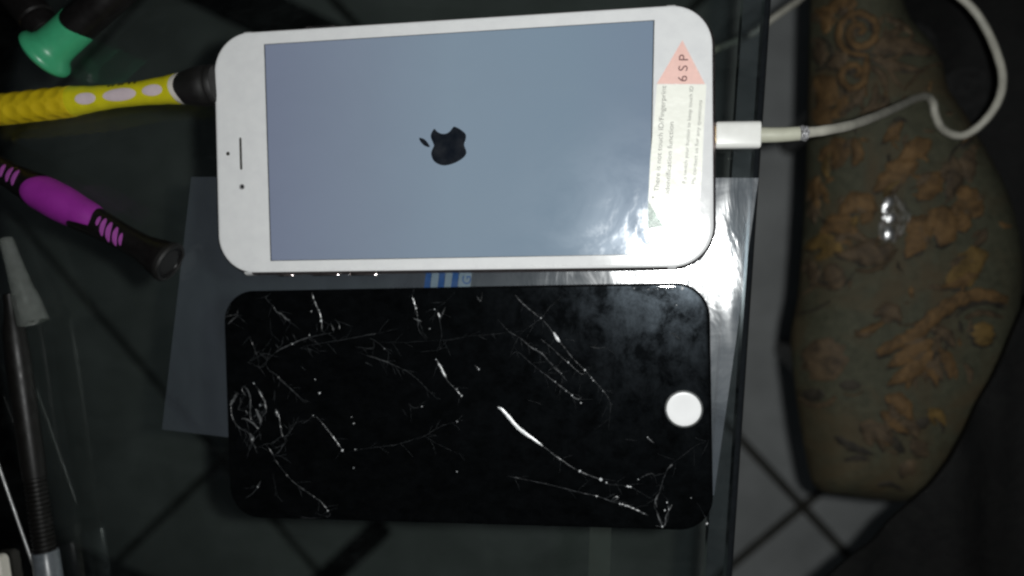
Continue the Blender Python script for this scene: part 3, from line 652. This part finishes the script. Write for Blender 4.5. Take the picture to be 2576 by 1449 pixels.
v, f = lathe(Y0, Y1, [(tt(431), 4.9), (tt(440), 5.1), (tt(455), 5.6), (tt(470), 6.1), (tt(485), 6.5), (tt(505), 6.65), (tt(509), 6.3), (tt(516), 6.3), (tt(519), 6.65), (tt(528), 6.6), (tt(532), 6.2), (tt(534), 4.5)], 40); obj('end_cap', v, f, 'blk2', yel)
for x, rt, ra in ((213, 3.6, 26), (297, 6.1, 31), (382, 3.8, 24)):
    v, f = patch(Y0, Y1, tt(x), 10 if x < 350 else 8, rt, ra, YR, .12); obj('pale_oval', v, f, 'ovals', yel)
v, f = join(*[patch(Y0, Y1, tt(x), -50, .5, 9, YR, .1) for x in (266, 276, 292, 300, 318, 332)]); obj('worn_marks', v, f, 'blk', yel)['kind'] = 'stuff'
# --- purple
U0, U1 = axis((-150, 345), (430, 662), 6); ut = lambda x: (lambda q: at(U0, U1, (q, 345 + (q + 150) * .5466), 6))(x + (1617 - x) * .014)
pur = thing('purple_screwdriver', U0, 'black screwdriver with purple rubber grip and purple ribs beside the plastic sleeve corner', 'screwdriver')
UP = [(-150, 4.6), (0, 4.3), (40, 5.0), (75, 5.9), (130, 6.1), (190, 5.5), (240, 4.7), (300, 4.35), (340, 4.5), (365, 5.3), (385, 6.2), (400, 6.6)]
UT = [(ut(x), r) for x, r in UP]; UR = lambda t: interp(UT, t)
te = ut(408); v, f = lathe(U0, U1, [(te * i / 60, UR(te * i / 60)) for i in range(61)] + [(te + .6, 6.0), (te + .5, 4.6), (te - .6, 3.9), (te - 1.6, 1.6), (te - 1.0, 1.2)], 40); obj('handle', v, f, 'blk', pur)
v, f = lathe(U0, U1, [(te - 1.2, 6.4), (te - 1, 6.95), (te + .3, 7.05), (te + 1.0, 6.5), (te + .9, 5.6), (te + .2, 5.5)], 40); obj('end_rim', v, f, 'blk2', pur)
d_, sd_, up_ = frame_of(U1 - U0); V = []; Fc = []; na, nt = 60, 26
for i in range(na + 1):
    a = -math.pi * .93 + 2 * math.pi * .93 * i / na
    # side +1 = image upper or lower edge
    e1 = ut(228) + (-7.5 if a > .25 else 0) * (1 / (1 + math.exp(-(a - .35) * 14))) + .8 * math.cos(a * 2.2)
    e0 = ut(57) + 3.6 * abs(math.sin(a)) ** 2 - .3
    for k in range(nt + 1):
        u = k / nt; t = e0 + (e1 - e0) * u; hh = .28 * min(1, u * 9, (1 - u) * 9) - .08
        r = UR(t) + hh; V.append(tuple(U0 + d_ * t + sd_ * r * math.sin(a) + up_ * r * math.cos(a)))
for i in range(na):
    for k in range(nt): q = i * (nt + 1) + k; Fc.append((q, q + 1, q + nt + 2, q + nt + 1))
obj('purple_grip', V, Fc, 'purple', pur)
for x, rt, ra, a0, sk in ((243, .62, 20, -25, -.4), (258, .85, 38, -12, -.9), (274, .9, 44, -4, -1.0), (291, .9, 42, 0, -1.0), (305, .62, 27, -2, -.6), (36, .75, 34, -18, -.6), (20, .75, 34, -18, -.6), (2, .7, 30, -18, -.6)):
    v, f = patch(U0, U1, ut(x), a0, rt, ra, UR, .35, -sk); obj('purple_rib', v, f, 'purple2', pur)
# --- green capped
g0, g1 = px(112, 138, 7), px(460, -178, 7)
grn = thing('green_screwdriver', g0, 'black screwdriver with flared green end cap at the top left corner', 'screwdriver')
gl = lambda x, y: (px(x, y, 7) - g0).dot((g1 - g0).normalized())
GT = [(-1.6, 5.5), (-1.2, 8.4), (-.3, 9.2), (.8, 9.25), (1.8, 8.6), (2.9, 7.2), (4.6, 6.6), (8, 6.4), (12, 6.35), (15.2, 6.35)]
v, f = lathe(g0, g1, [(-1.5, .5), (-1.7, 4)] + GT[:-1] + [(13.4, 6.35), (14.1, 6.35)], 44)
# saddle-shaped mouth: the cap reaches further along its flanks
dg, sg, ug = frame_of(g1 - g0); vv = []
for p in v:
    P_ = Vector(p) - g0; t = P_.dot(dg); s_ = P_.dot(sg)
    if t > 9: P_ = P_ + dg * ((t - 9) / 5) * (2.6 * (s_ / 6.35) ** 2 - .4)
    vv.append(tuple(P_ + g0))
obj('end_cap', vv, f, 'green', grn)
v, f = lathe(g0, g1, [(10, 5.9), (12.2, 6.05), (30, 6.15), (60, 6.0), (61, 5)], 40); obj('handle', v, f, 'blk', grn)
# --- second black handle
k0, k1 = px(112, 72, 6.5), px(-40, -130, 6.5)
bk = thing('black_screwdriver', k0, 'plain black tool handle end tucked beside the green cap, cut by the photo corner', 'screwdriver')
v, f = lathe(k0, k1, [(-2.6, 1.5), (-2.4, 4.2), (-1.5, 5.4), (0, 5.75), (3.0, 5.8), (3.5, 5.35), (4.2, 5.35), (4.8, 6.0), (12, 6.2), (50, 6.2)], 40); obj('handle', v, f, 'blk', bk)
# --- frosted nozzle
n0, n1 = px(14, 600, 4), px(84, 812, 4); LN = (n1 - n0).length
noz = thing('frosted_nozzle', n0, 'translucent frosted plastic cone cap lying across the dark metal rod', 'plastic cap')
NP = [(0, 2.1), (.8, 2.4), (LN * .3, 2.75), (LN * .62, 3.7), (LN * .66, 4.15), (LN * .74, 4.45), (LN, 5.1), (LN, 4.4), (LN * .8, 3.7)]
v, f = lathe(n0, n1, NP, 36); f = f[:-1]; obj('cone', v, f, 'frost', noz)
dn, sn, un = frame_of(n1 - n0)
for s_ in (-1.6, 1.6):
    c = n0 + dn * (LN - 1.2) + sn * s_; v, f = lathe(c, c + dn * 3, [(0, 1.4), (1.1, 1.5), (1.1, 1.1), (0, 1.0)], 16); obj('socket_hole', v, f, 'frost', noz)
# --- dark rod
r0, r1 = px(17, 700, 4), px(132, 1520, 4); RL = (r1 - r0).length
rod = thing('metal_rod', r0, 'dark metal rod tool with ridged end and grey sleeve along the left side', 'tool')
zt = lambda y: (px(17 + (y - 700) * .1402, y, 4) - r0).dot((r1 - r0).normalized())
v, f = lathe(r0, r1, [(zt(738), 1.4), (zt(740), 1.9), (zt(775), 2.1), (zt(800), 2.6), (zt(830), 3.6), (zt(900), 3.95), (zt(1170), 4.0), (zt(1200), 3.8)], 40); obj('shaft', v, f, 'steel', rod)
pr = []; n_ = 17; a_, b_ = zt(1200), zt(1392)
for i in range(n_):
    t = a_ + (b_ - a_) * i / n_; h = (b_ - a_) / n_; pr += [(t, 3.2), (t + h * .2, 3.75), (t + h * .65, 3.75), (t + h * .85, 3.2)]
v, f = lathe(r0, r1, pr, 36); obj('ridged_grip', v, f, 'steel', rod)
v, f = lathe(r0, r1, [(zt(1385), 3.0), (zt(1386), 4.2), (zt(1388), 4.4), (RL, 4.6), (RL, 3.4)], 36); obj('sleeve', v, f, 'sleeve', rod)
# --- thin bright needle
e0, e1 = px(-60, 1010, 6), px(118, 1520, 6)
nd = obj('steel_needle', *tube([e0, e0.lerp(e1, .33), e0.lerp(e1, .66), e1], .52, 10), 'steelb', origin=e0)
tag(nd, 'thin bright steel needle crossing the bottom left corner', 'needle')
# --- beige block
bb = px(-5, 1500, 3); v, f = loft_rr(9.5, 26, 2.2, [(.6, .05), (0, .7), (0, 4.4), (.7, 5.2)], px(-8, 1490, 3).x, px(-8, 1490, 3).y, math.radians(8), 6)
bo = obj('beige_cap', v, f, 'beige', origin=bb); tag(bo, 'small beige plastic cap corner at the bottom left of the frame', 'plastic cap')

# ================================================================== BROCADE SEAT
SZ = -150.0
ol = [(2052, -260), (2047, -120), (2041, 0), (2037, 180), (2034, 330), (2028, 480), (2020, 620), (2008, 760), (1993, 830), (1990, 880), (1999, 960), (2012, 1060), (2028, 1150), (2044, 1215), (2072, 1240),
      (2130, 1249), (2200, 1257), (2270, 1262), (2325, 1248), (2372, 1190), (2420, 1112), (2480, 1030), (2525, 940), (2552, 850), (2566, 760), (2571, 670), (2560, 580), (2535, 490), (2500, 415), (2462, 350), (2425, 285), (2385, 225), (2372, 165), (2340, 105), (2300, 62), (2278, 20), (2262, -60), (2245, -160), (2235, -260)]
OP = [px(x, y, SZ) for x, y in smoothclosed(ol, 3)]; OC = px(2270, 560, SZ)
def grid_poly(Q, sx, sy):
    bm = bmesh.new(); bm.faces.new([bm.verts.new((q.x, q.y, 0)) for q in Q])
    xs = [q.x for q in Q]; ys = [q.y for q in Q]
    def cut(co, no): bmesh.ops.bisect_plane(bm, geom=bm.verts[:] + bm.edges[:] + bm.faces[:], plane_co=co, plane_no=no)
    x = min(xs) + sx * .5
    while x < max(xs): cut((x, 0, 0), (1, 0, 0)); x += sx
    y = min(ys) + sy * .5
    while y < max(ys): cut((0, y, 0), (0, 1, 0)); y += sy
    return bm
def edge_dist(x, y, Q):
    best = 1e9
    for i in range(len(Q)):
        a, b = Q[i - 1], Q[i]; dx, dy = b.x - a.x, b.y - a.y; L2 = dx * dx + dy * dy
        t = max(0, min(1, ((x - a.x) * dx + (y - a.y) * dy) / L2)) if L2 > 1e-9 else 0
        best = min(best, math.hypot(x - a.x - t * dx, y - a.y - t * dy))
    return best
bm = grid_poly(OP, 4.0, 4.0)
for v_ in bm.verts:
    x, y = v_.co.x, v_.co.y; dd_ = edge_dist(x, y, OP)
    v_.co.z = -150 + 20 * (1 - math.exp(-dd_ / 6.0)) + 12 * (1 - math.exp(-dd_ / 38.0)) + min(1, dd_ / 8) * 1.3 * noise.noise(Vector((x * .03, y * .03, 0)))
bmesh.ops.triangulate(bm, faces=[f_ for f_ in bm.faces if len(f_.verts) > 4])
bound = [e_ for e_ in bm.edges if len(e_.link_faces) == 1]
r_ = bmesh.ops.extrude_edge_only(bm, edges=bound)
for g in r_['geom']:
    if isinstance(g, bmesh.types.BMVert): g.co.z = -156; g.co.x = OC.x + (g.co.x - OC.x) * .985; g.co.y = OC.y + (g.co.y - OC.y) * .985
bm.verts.index_update(); V = [tuple(v_.co) for v_ in bm.verts]; Fc = [tuple(v_.index for v_ in f_.verts) for f_ in bm.faces]; bm.free()
seat = thing('brocade_seat', Vector((OC.x, OC.y, -330)), 'rounded seat covered in sage green brocade with bronze leaves and scrolls, right of the table', 'seat')
so_ = obj('cushion', V, Fc, 'fab', seat)
BP = [(OC + (p - OC) * .93) for p in OP]; obj('seat_base', *prism([(p.x, p.y) for p in BP], -172, -156.5), 'bar', seat)
bvh = BVHTree.FromPolygons([Vector(v) for v in V], Fc)
# legs of the seat
for x, y in ((2090, 1180), (2330, 1100), (2120, 60), (2300, 200)):
    p = px(x, y, -330); p = OC + (p - OC) * .6; v, f = lathe(Vector((p.x, p.y, FZ + .3)), Vector((p.x, p.y, -172.5)), [(0, 9), (160, 12), (327, 14)], 16); obj('leg', v, f, 'bar', seat)
def hit(x, y):
    d = (px(x, y, 0) - CAMLOC).normalized(); h = bvh.ray_cast(CAMLOC, d)
    return (h[0], h[1]) if h[0] else (None, None)
def cA(x, y): return (1815.2 + x * .38136, y * .38136)
def cB(x, y): return (1815.2 + x * .38136, 473.5 + y * .38136)
def cC(x, y): return (1925.6 + x * .34849, 789.2 + y * .34849)
cnt = 0
rs = random.Random(12)
def stroke(nm, conv, pts, wd, mat, shape='leaf', h=1.0):
    "embroidered band or leaf raised on the cushion, following its surface"
    P = catmull([Vector((*conv(*p), 0)) for p in pts], 6 if len(pts) > 2 else 12); n = len(P); V = []; Fc = []; prev = None
    sec = [(-1, -.25), (-.8, .45), (-.35, .95), (0, .8), (.35, .95), (.8, .45), (1, -.25)]; ok = True
    ph_ = rs.uniform(0, 6)
    for k, p in enumerate(P):
        t = k / (n - 1); d = P[min(k + 1, n - 1)] - P[max(k - 1, 0)]; d.normalize(); s = Vector((-d.y, d.x, 0))
        w_ = wd * .38136 / 2 * ((math.sin(math.pi * t) ** .7 * (1.15 - .3 * t) + .04) if shape == 'leaf' else (.55 + .45 * math.sin(math.pi * min(1, t * 1.0)) ** .5) if shape == 'band' else math.sqrt(max(.0, 1 - (2 * t - 1) ** 2)) + .02)
        w_ *= 1 + .16 * math.sin(k * 1.7 + ph_)
        for u, hh in sec:
            P_, N_ = hit(p.x + s.x * w_ * u, p.y + s.y * w_ * u)
            if P_ is None: ok = False; break
            if N_.z < 0: N_ = -N_
            V.append(tuple(P_ + N_ * h * hh * (min(1, w_ / 3) if h < 2 else 1)))
        if not ok: break
    n = len(V) // 7
    if n < 2: return
    V = V[:n * 7]
    for k in range(n - 1):
        for i in range(6): a = k * 7 + i; Fc.append((a, a + 1, a + 8, a + 7))
    obj(nm, V, Fc, mat, seat)
LV = 'leaf_motif'; SC = 'scroll_motif'
for a in [
 (SC, cA, [(905, 225), (940, 195), (905, 160), (850, 190), (850, 270), (925, 310), (1010, 250), (1010, 140), (900, 85), (800, 140), (775, 260), (840, 345), (960, 365)], 50, 'motif', 'band'),
 (SC, cA, [(885, 510), (915, 470), (880, 430), (815, 450), (790, 520), (850, 580), (930, 550), (960, 460), (960, 360)], 48, 'motif', 'band'),
 ('flower_motif', cA, [(895, 175), (910, 235)], 60, 'motif4', 'oval'), ('flower_motif', cA, [(850, 440), (850, 500)], 50, 'motif4', 'oval'),
 (LV, cA, [(740, 60), (650, 130), (610, 230)], 110, 'motif'), (LV, cA, [(900, 30), (800, 20), (690, 70)], 90, 'motif'), ('flower_motif', cA, [(650, 270), (655, 420)], 90, 'motif2', 'oval'),
 (SC, cA, [(640, 245), (710, 290), (725, 370), (680, 440), (620, 465)], 22, 'motif4', 'band'),
 (LV, cA, [(980, 350), (1180, 300), (1420, 360)], 85, 'motif2'), (LV, cA, [(980, 380), (1150, 430), (1340, 470)], 45, 'motif2'), (LV, cA, [(1000, 330), (1120, 230), (1230, 160)], 50, 'motif2'),
 (SC, cA, [(1450, 420), (1340, 450), (1250, 540), (1200, 600)], 22, 'motif2', 'band'), (LV, cA, [(1440, 400), (1560, 470), (1500, 580)], 100, 'motif3'), (LV, cA, [(960, 420), (1060, 500), (1090, 620)], 40, 'motif2'),
 (LV, cA, [(620, 500), (700, 600), (640, 760)], 120, 'motif'), (LV, cA, [(820, 620), (790, 720), (700, 790)], 60, 'motif'), (LV, cA, [(960, 560), (900, 650), (760, 780)], 45, 'motif2'), (LV, cA, [(1020, 540), (1000, 680), (900, 760)], 40, 'motif2'),
 (LV, cA, [(600, 720), (680, 800), (640, 880)], 80, 'motif'), (LV, cA, [(740, 900), (780, 1000), (740, 1120)], 100, 'motif'), (LV, cA, [(870, 900), (900, 1010), (870, 1100)], 60, 'motif'), (LV, cA, [(640, 1160), (610, 1260), (640, 1380)], 70, 'motif'),
 (LV, cA, [(1200, 800), (1130, 870), (1060, 945)], 55, 'motif'), (LV, cA, [(1390, 930), (1280, 980), (1165, 1060)], 95, 'motif'), (LV, cA, [(1300, 1070), (1140, 1150), (1000, 1270)], 105, 'motif'), (LV, cA, [(1600, 900), (1700, 1040), (1780, 1230)], 170, 'motif'),
 (LV, cA, [(1530, 1030), (1540, 1170), (1490, 1300)], 90, 'motif2'), (SC, cA, [(1590, 930), (1520, 1010), (1500, 1080)], 16, 'motif4', 'band'), (LV, cA, [(1420, 1130), (1380, 1230), (1290, 1320)], 110, 'motif'), (LV, cA, [(1680, 1240), (1620, 1330), (1520, 1400)], 110, 'motif'),
 (LV, cB, [(1030, 150), (900, 90), (770, 180)], 110, 'motif'), (LV, cB, [(900, 310), (770, 230), (650, 300)], 100, 'motif'), (LV, cB, [(800, 420), (680, 350), (545, 400)], 90, 'motif3'), (LV, cB, [(1010, 330), (930, 420), (760, 440)], 90, 'motif2'),
 (LV, cB, [(1330, 170), (1300, 320), (1215, 460)], 120, 'motif'), (LV, cB, [(1450, 110), (1480, 260), (1440, 385)], 140, 'motif'), (LV, cB, [(1600, 20), (1660, 120), (1720, 180)], 120, 'motif'), (SC, cB, [(1370, 330), (1300, 420), (1215, 470)], 14, 'motif4', 'band'),
 (SC, cB, [(1520, 360), (1460, 395), (1400, 380)], 14, 'motif4', 'band'), ('flower_motif', cB, [(700, 500), (790, 660)], 130, 'motif2', 'oval'), (SC, cB, [(650, 500), (640, 600), (720, 660), (820, 630), (870, 560)], 16, 'motif4', 'band'),
 (SC, cB, [(1160, 400), (1080, 500), (980, 545), (880, 540)], 30, 'motif2', 'band'), (LV, cB, [(1140, 380), (1020, 440), (900, 500)], 90, 'motif2'), (SC, cB, [(540, 700), (640, 640), (760, 670)], 20, 'motif2', 'band'), (SC, cB, [(500, 830), (620, 800), (720, 740)], 16, 'motif4', 'band'),
 (LV, cB, [(1760, 430), (1640, 480), (1480, 630)], 120, 'motif3'), (LV, cB, [(1700, 560), (1600, 600), (1440, 660)], 60, 'motif'), (SC, cB, [(1880, 740), (1720, 700), (1560, 740), (1400, 850), (1280, 960), (1160, 1020), (1030, 1090)], 95, 'motif', 'band'),
 (SC, cB, [(1870, 800), (1740, 760), (1620, 790), (1540, 850)], 18, 'motif4', 'band'), (SC, cB, [(1850, 850), (1720, 820), (1600, 860)], 40, 'motif2', 'band'), ('flower_motif', cB, [(1725, 880), (1725, 1045)], 145, 'motif3', 'oval'),
 (LV, cB, [(1400, 1000), (1260, 1080), (1090, 1180)], 90, 'motif'), (LV, cB, [(1400, 1070), (1280, 1180), (1090, 1300)], 85, 'motif'), (LV, cB, [(1430, 1050), (1500, 1150), (1510, 1260)], 65, 'motif'), (LV, cB, [(1380, 920), (1480, 960), (1540, 1050)], 60, 'motif2'),
 ('flower_motif', cB, [(1370, 1100), (1450, 1150)], 60, 'motif4', 'oval'), (LV, cB, [(1190, 880), (1110, 800), (1000, 830)], 75, 'motif2'), (LV, cB, [(1080, 880), (980, 930), (870, 975)], 40, 'motif'), (SC, cB, [(1100, 1270), (1200, 1290), (1290, 1240)], 16, 'motif4', 'band'), (SC, cB, [(1010, 1120), (1090, 1110), (1170, 1060)], 14, 'motif4', 'band'),
 ('flower_motif', cC, [(350, 190), (500, 480)], 290, 'motif2', 'oval'), (SC, cC, [(250, 610), (330, 660), (450, 650), (510, 590)], 40, 'motif2', 'band'), (SC, cC, [(190, 640), (300, 710), (450, 700), (545, 600), (520, 500), (590, 380)], 22, 'motif4', 'band'),
 ('flower_motif', cC, [(260, 590), (430, 580)], 75, 'motif4', 'oval'), ('flower_motif', cC, [(530, 515), (690, 520)], 60, 'motif4', 'oval'), (SC, cC, [(560, 580), (640, 590), (710, 560)], 16, 'motif2', 'band'), (LV, cC, [(860, 600), (980, 650), (1060, 770)], 90, 'motif'),
 (LV, cC, [(830, 700), (930, 790), (1040, 870)], 60, 'motif'), (LV, cC, [(680, 790), (790, 850), (930, 940)], 95, 'motif2'), (LV, cC, [(490, 880), (620, 960), (790, 1020)], 50, 'motif4'), (LV, cC, [(1030, 860), (1120, 800), (1210, 750)], 60, 'motif4'),
 (LV, cC, [(1170, 690), (1250, 730), (1300, 810)], 50, 'motif3'), (LV, cC, [(920, 880), (960, 960), (1010, 1010)], 50, 'motif4'), (LV, cC, [(560, 1060), (680, 1040), (760, 1060)], 35, 'motif4'), (LV, cC, [(1060, 900), (1110, 980), (1180, 1020)], 70, 'motif2'), (LV, cC, [(800, 920), (860, 930), (900, 960)], 40, 'motif'),
 (LV, cC, [(1090, 1060), (1010, 1120), (990, 1180)], 60, 'motif2'),
 (SC, cA, [(960, 360), (1100, 330), (1300, 340)], 12, 'motif4', 'band'), (SC, cA, [(960, 370), (930, 520), (960, 640)], 30, 'motif', 'band'), (LV, cA, [(1110, 640), (1060, 700), (960, 730)], 45, 'motif2'), (LV, cA, [(700, 440), (780, 400), (830, 340)], 70, 'motif2'),
 (SC, cA, [(560, 1130), (650, 1080), (700, 1000)], 18, 'motif2', 'band'), (LV, cA, [(720, 1000), (690, 1090), (700, 1180)], 45, 'motif3'), (LV, cA, [(1190, 1180), (1100, 1250), (1080, 1330)], 40, 'motif3'), (LV, cA, [(1080, 120), (1180, 160), (1260, 230)], 40, 'motif2'),
 (LV, cA, [(1800, 1000), (1830, 1120), (1850, 1220)], 50, 'motif2'), (SC, cA, [(1240, 1250), (1400, 1180), (1560, 1100)], 14, 'motif2', 'band'), (LV, cB, [(620, 60), (600, 140), (620, 230)], 45, 'motif2'), (LV, cB, [(900, 180), (860, 240), (800, 250)], 40, 'motif3'),
 (SC, cB, [(840, 420), (960, 360), (1120, 330), (1200, 300)], 30, 'motif2', 'band'), (LV, cB, [(560, 470), (610, 560), (600, 640)], 60, 'motif2'), (LV, cB, [(1620, 160), (1600, 240), (1560, 280)], 70, 'motif'), (LV, cB, [(1740, 260), (1720, 330), (1660, 380)], 45, 'motif2'),
 (SC, cB, [(1160, 900), (1250, 900), (1330, 860)], 16, 'motif2', 'band'), (LV, cB, [(1330, 1180), (1400, 1230), (1420, 1310)], 45, 'motif'), (LV, cB, [(1600, 1150), (1640, 1220), (1630, 1290)], 35, 'motif2'), (LV, cC, [(640, 120), (700, 150), (800, 130)], 40, 'motif2'),
 (LV, cC, [(1150, 330), (1220, 380), (1280, 480)], 60, 'motif2'), (LV, cC, [(760, 820), (820, 880), (860, 1000)], 50, 'motif2'), (LV, cC, [(960, 780), (1060, 820), (1100, 900)], 60, 'motif2'), (SC, cC, [(260, 1180), (420, 1230), (640, 1290)], 14, 'motif4', 'band'), (LV, cC, [(800, 1240), (900, 1230), (1010, 1280)], 30, 'motif4'),
]:
    nm_, cv_, pt_, w0_, mt_, sh_ = (list(a) + ['leaf'])[:6]
    if mt_ == 'motif4': stroke(nm_, cv_, pt_, w0_ * 1.25, mt_, sh_, .5); continue
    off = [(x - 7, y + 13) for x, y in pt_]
    if w0_ > 40: stroke(nm_ + '_shade', cv_, off, w0_ * 1.25, 'motif4', sh_, .35)  # dark offset copy painted in as shadow along one edge
    stroke(nm_, cv_, pt_, w0_ * (1.38 if sh_ == 'leaf' else 1.1), mt_, sh_, 1.0)
    if sh_ == 'leaf' and w0_ >= 45:       # side lobes make the leaves run into one another
        q0, q1, q2 = pt_[0], pt_[1], pt_[-1]; an = math.atan2(q2[1] - q0[1], q2[0] - q0[0]); L3 = math.hypot(q2[0] - q0[0], q2[1] - q0[1])
        for sg in (1, -1):
            u = rs.uniform(.05, .3); bx0 = q0[0] + (q2[0] - q0[0]) * u; by0 = q0[1] + (q2[1] - q0[1]) * u; a2 = an + sg * rs.uniform(.35, .75); l2 = L3 * rs.uniform(.45, .7)
            stroke(nm_, cv_, [(bx0, by0), (bx0 + l2 * .5 * math.cos(a2 + .15), by0 + l2 * .5 * math.sin(a2 + .15)), (bx0 + l2 * math.cos(a2), by0 + l2 * math.sin(a2))], w0_ * .75, mt_ if rs.random() < .6 else 'motif2', 'leaf', .9)
for k in range(95):          # small filler sprigs between the large leaves
    u = rs.random()
    if u < .55: X_, Y_ = rs.uniform(2050, 2400), rs.uniform(10, 520)
    elif u < .8: X_, Y_ = rs.uniform(2060, 2540), rs.uniform(480, 720)
    else: X_, Y_ = rs.uniform(2200, 2480), rs.uniform(720, 1180)
    if hit(X_, Y_)[0] is None: continue
    an = rs.uniform(0, 6.28); l2 = rs.uniform(18, 44); bd = rs.uniform(-.5, .5)
    stroke('sprig_motif', lambda x, y: (x, y), [(X_, Y_), (X_ + l2 * .5 * math.cos(an + bd), Y_ + l2 * .5 * math.sin(an + bd)), (X_ + l2 * math.cos(an), Y_ + l2 * math.sin(an))], rs.uniform(16, 40), rs.choice(['motif', 'motif2', 'motif2', 'motif4']), 'leaf', .5)
# crumpled clear scrap with bright glints, on the brocade
sp = [hit(2232, 552)[0]][0]
scrap = thing('clear_plastic_scrap', sp, 'small crumpled clear plastic scrap glinting brightly on the brocade seat', 'plastic scrap')
rnd = random.Random(2)
def blob(P, r, sx, sy, ang, name, mat, hz=.8):
    V = []; Fc = []; n, m = 14, 7; c, s = math.cos(ang), math.sin(ang)
    for k in range(m):
        ph = math.pi / 2 * k / m
        for i in range(n):
            a = 6.28318 * i / n; q = r * math.cos(ph) * (1 + .15 * rnd.uniform(-1, 1)); x, y = q * math.cos(a) * sx, q * math.sin(a) * sy
            V.append((P.x + x * c - y * s, P.y + x * s + y * c, P.z + 2.6 + r * hz * math.sin(ph)))
    V.append((P.x, P.y, P.z + 2.6 + r * hz))
    for k in range(m - 1):
        for i in range(n): j = (i + 1) % n; Fc.append((k * n + i, k * n + j, (k + 1) * n + j, (k + 1) * n + i))
    for i in range(n): Fc.append(((m - 1) * n + i, (m - 1) * n + (i + 1) % n, m * n))
    return obj(name, V, Fc, mat, scrap)
for x, y, r, sx, sy, an in ((2228, 514, 2.6, .8, 1.25, -.5), (2222, 530, 1.7, 1, 1, 0), (2225, 547, 1.6, 1.2, .8, .3), (2236, 549, 2.0, 1, 1, 0), (2234, 555, 1.6, 1, .8, 0), (2231, 589, 2.9, .9, 1.05, 0)):
    blob(hit(x, y)[0], r, sx, sy, an, 'glint_dome', 'mirror', .45)  # mirror domes added to make the glints on the plastic
V = []; Fc = []; nn = 16
for i in range(nn + 1):
    for j in range(nn + 1):
        x = 2208 + 72 * i / nn; y = 490 + 120 * j / nn; e = max(abs(i / nn - .5), abs(j / nn - .5)) * 2
        h_ = hit(x + rnd.uniform(-2, 2) + 8 * math.sin(y * .05), y + rnd.uniform(-2, 2))[0]; V.append((h_.x, h_.y, h_.z + 1.1 + rnd.uniform(0, 1.4) * (1 - e * .6)))
for i in range(nn):
    for j in range(nn):
        if ((i - 7.5) / 8.2) ** 2 + ((j - 7.5) / 8.2) ** 2 < 1: a = i * (nn + 1) + j; Fc.append((a, a + 1, a + nn + 2, a + nn + 1))
t = NT('thin_clear_wrap'); tr = t.n('BsdfTransparent'); tr.inputs[0].default_value = (.86, .86, .88, 1)
M['wrap'] = t.done(t.mix(.022, tr.outputs[0], t.glossy(.4, 'GGX')))
obj('wrap', V, Fc, 'wrap', scrap)

# ================================================================== BLACK CLOTH (lap of dark clothing)
def cloth(name, pts, z, amp, label, seed):
    # grid clipped to the outline in plan, with long folds
    Q = [px(x, y, z) for x, y in pts]; xs = [q.x for q in Q]; ys = [q.y for q in Q]
    def inside(x, y):
        c = False; n = len(Q)
        for i in range(n):
            a, b = Q[i], Q[i - 1]
            if (a.y > y) != (b.y > y) and x < (b.x - a.x) * (y - a.y) / (b.y - a.y) + a.x: c = not c
        return c
    bm = bmesh.new(); vs = [bm.verts.new((q.x, q.y, 0)) for q in Q]; bm.faces.new(vs)
    st = 6.0; x = min(xs) + st
    def cut(co, no): bmesh.ops.bisect_plane(bm, geom=bm.verts[:] + bm.edges[:] + bm.faces[:], plane_co=co, plane_no=no)
    while x < max(xs): cut((x, 0, 0), (1, 0, 0)); x += st
    y = min(ys) + 10
    while y < max(ys): cut((0, y, 0), (0, 1, 0)); y += 10
    for v_ in bm.verts:
        x, y = v_.co.x, v_.co.y; v_.co.z = z + amp * (noise.noise(Vector((x * .035, y * .008, seed))) + .35 * noise.noise(Vector((x * .09, y * .02, seed + 5)))) 
    r = bmesh.ops.extrude_face_region(bm, geom=bm.faces[:])
    for g in r['geom']:
        if isinstance(g, bmesh.types.BMVert): g.co.z -= 2.5
    V = [tuple(v_.co) for v_ in bm.verts]; bm.verts.index_update(); Fc = [tuple(v_.index for v_ in f_.verts) for f_ in bm.faces]; bm.free()
    o = obj(name, V, Fc, 'cloth', origin=Vector((sum(xs) / len(xs), sum(ys) / len(ys), z))); tag(o, label, 'cloth'); return o
cloth('dark_cloth', smoothclosed([(2180, -300), (2230, -40), (2270, 120), (2330, 400), (2380, 700), (2370, 1000), (2350, 1130), (2372, 1187), (2425, 1100), (2560, 900), (2760, 700), (2900, 300), (2900, -300)], 1), -172, 7, 'black cloth spread behind the upper right side of the brocade seat', 2)
cloth('dark_cloth', smoothclosed([(2600, 740), (2556, 840), (2500, 955), (2428, 1075), (2385, 1150), (2335, 1215), (2290, 1262), (2225, 1330), (2150, 1395), (2090, 1449), (1985, 1560), (1900, 1700), (2900, 1700), (2900, 700)], 1), -106, 10, 'black clothing with long soft folds covering the lower right corner over the seat', 8)

# faint strip put on the glass to stand for a reflection
tape = obj('pale_reflection', *join(prism([(p.x, p.y) for p in tp], .012, .06)), 'frost', smooth=False, origin=tp[0])
t = NT('pale_reflection_tint'); tr = t.n('BsdfTransparent'); tr.inputs[0].default_value = (.95, .97, .95, 1); dd = t.n('BsdfDiffuse'); dd.inputs[0].default_value = (.5, .55, .5, 1)
mt = t.done(t.mix(.012, tr.outputs[0], dd.outputs[0])); tape.data.materials[0] = mt
tag(tape, 'faint strip added on the glass for a reflection, below the cracked panel', 'tape')
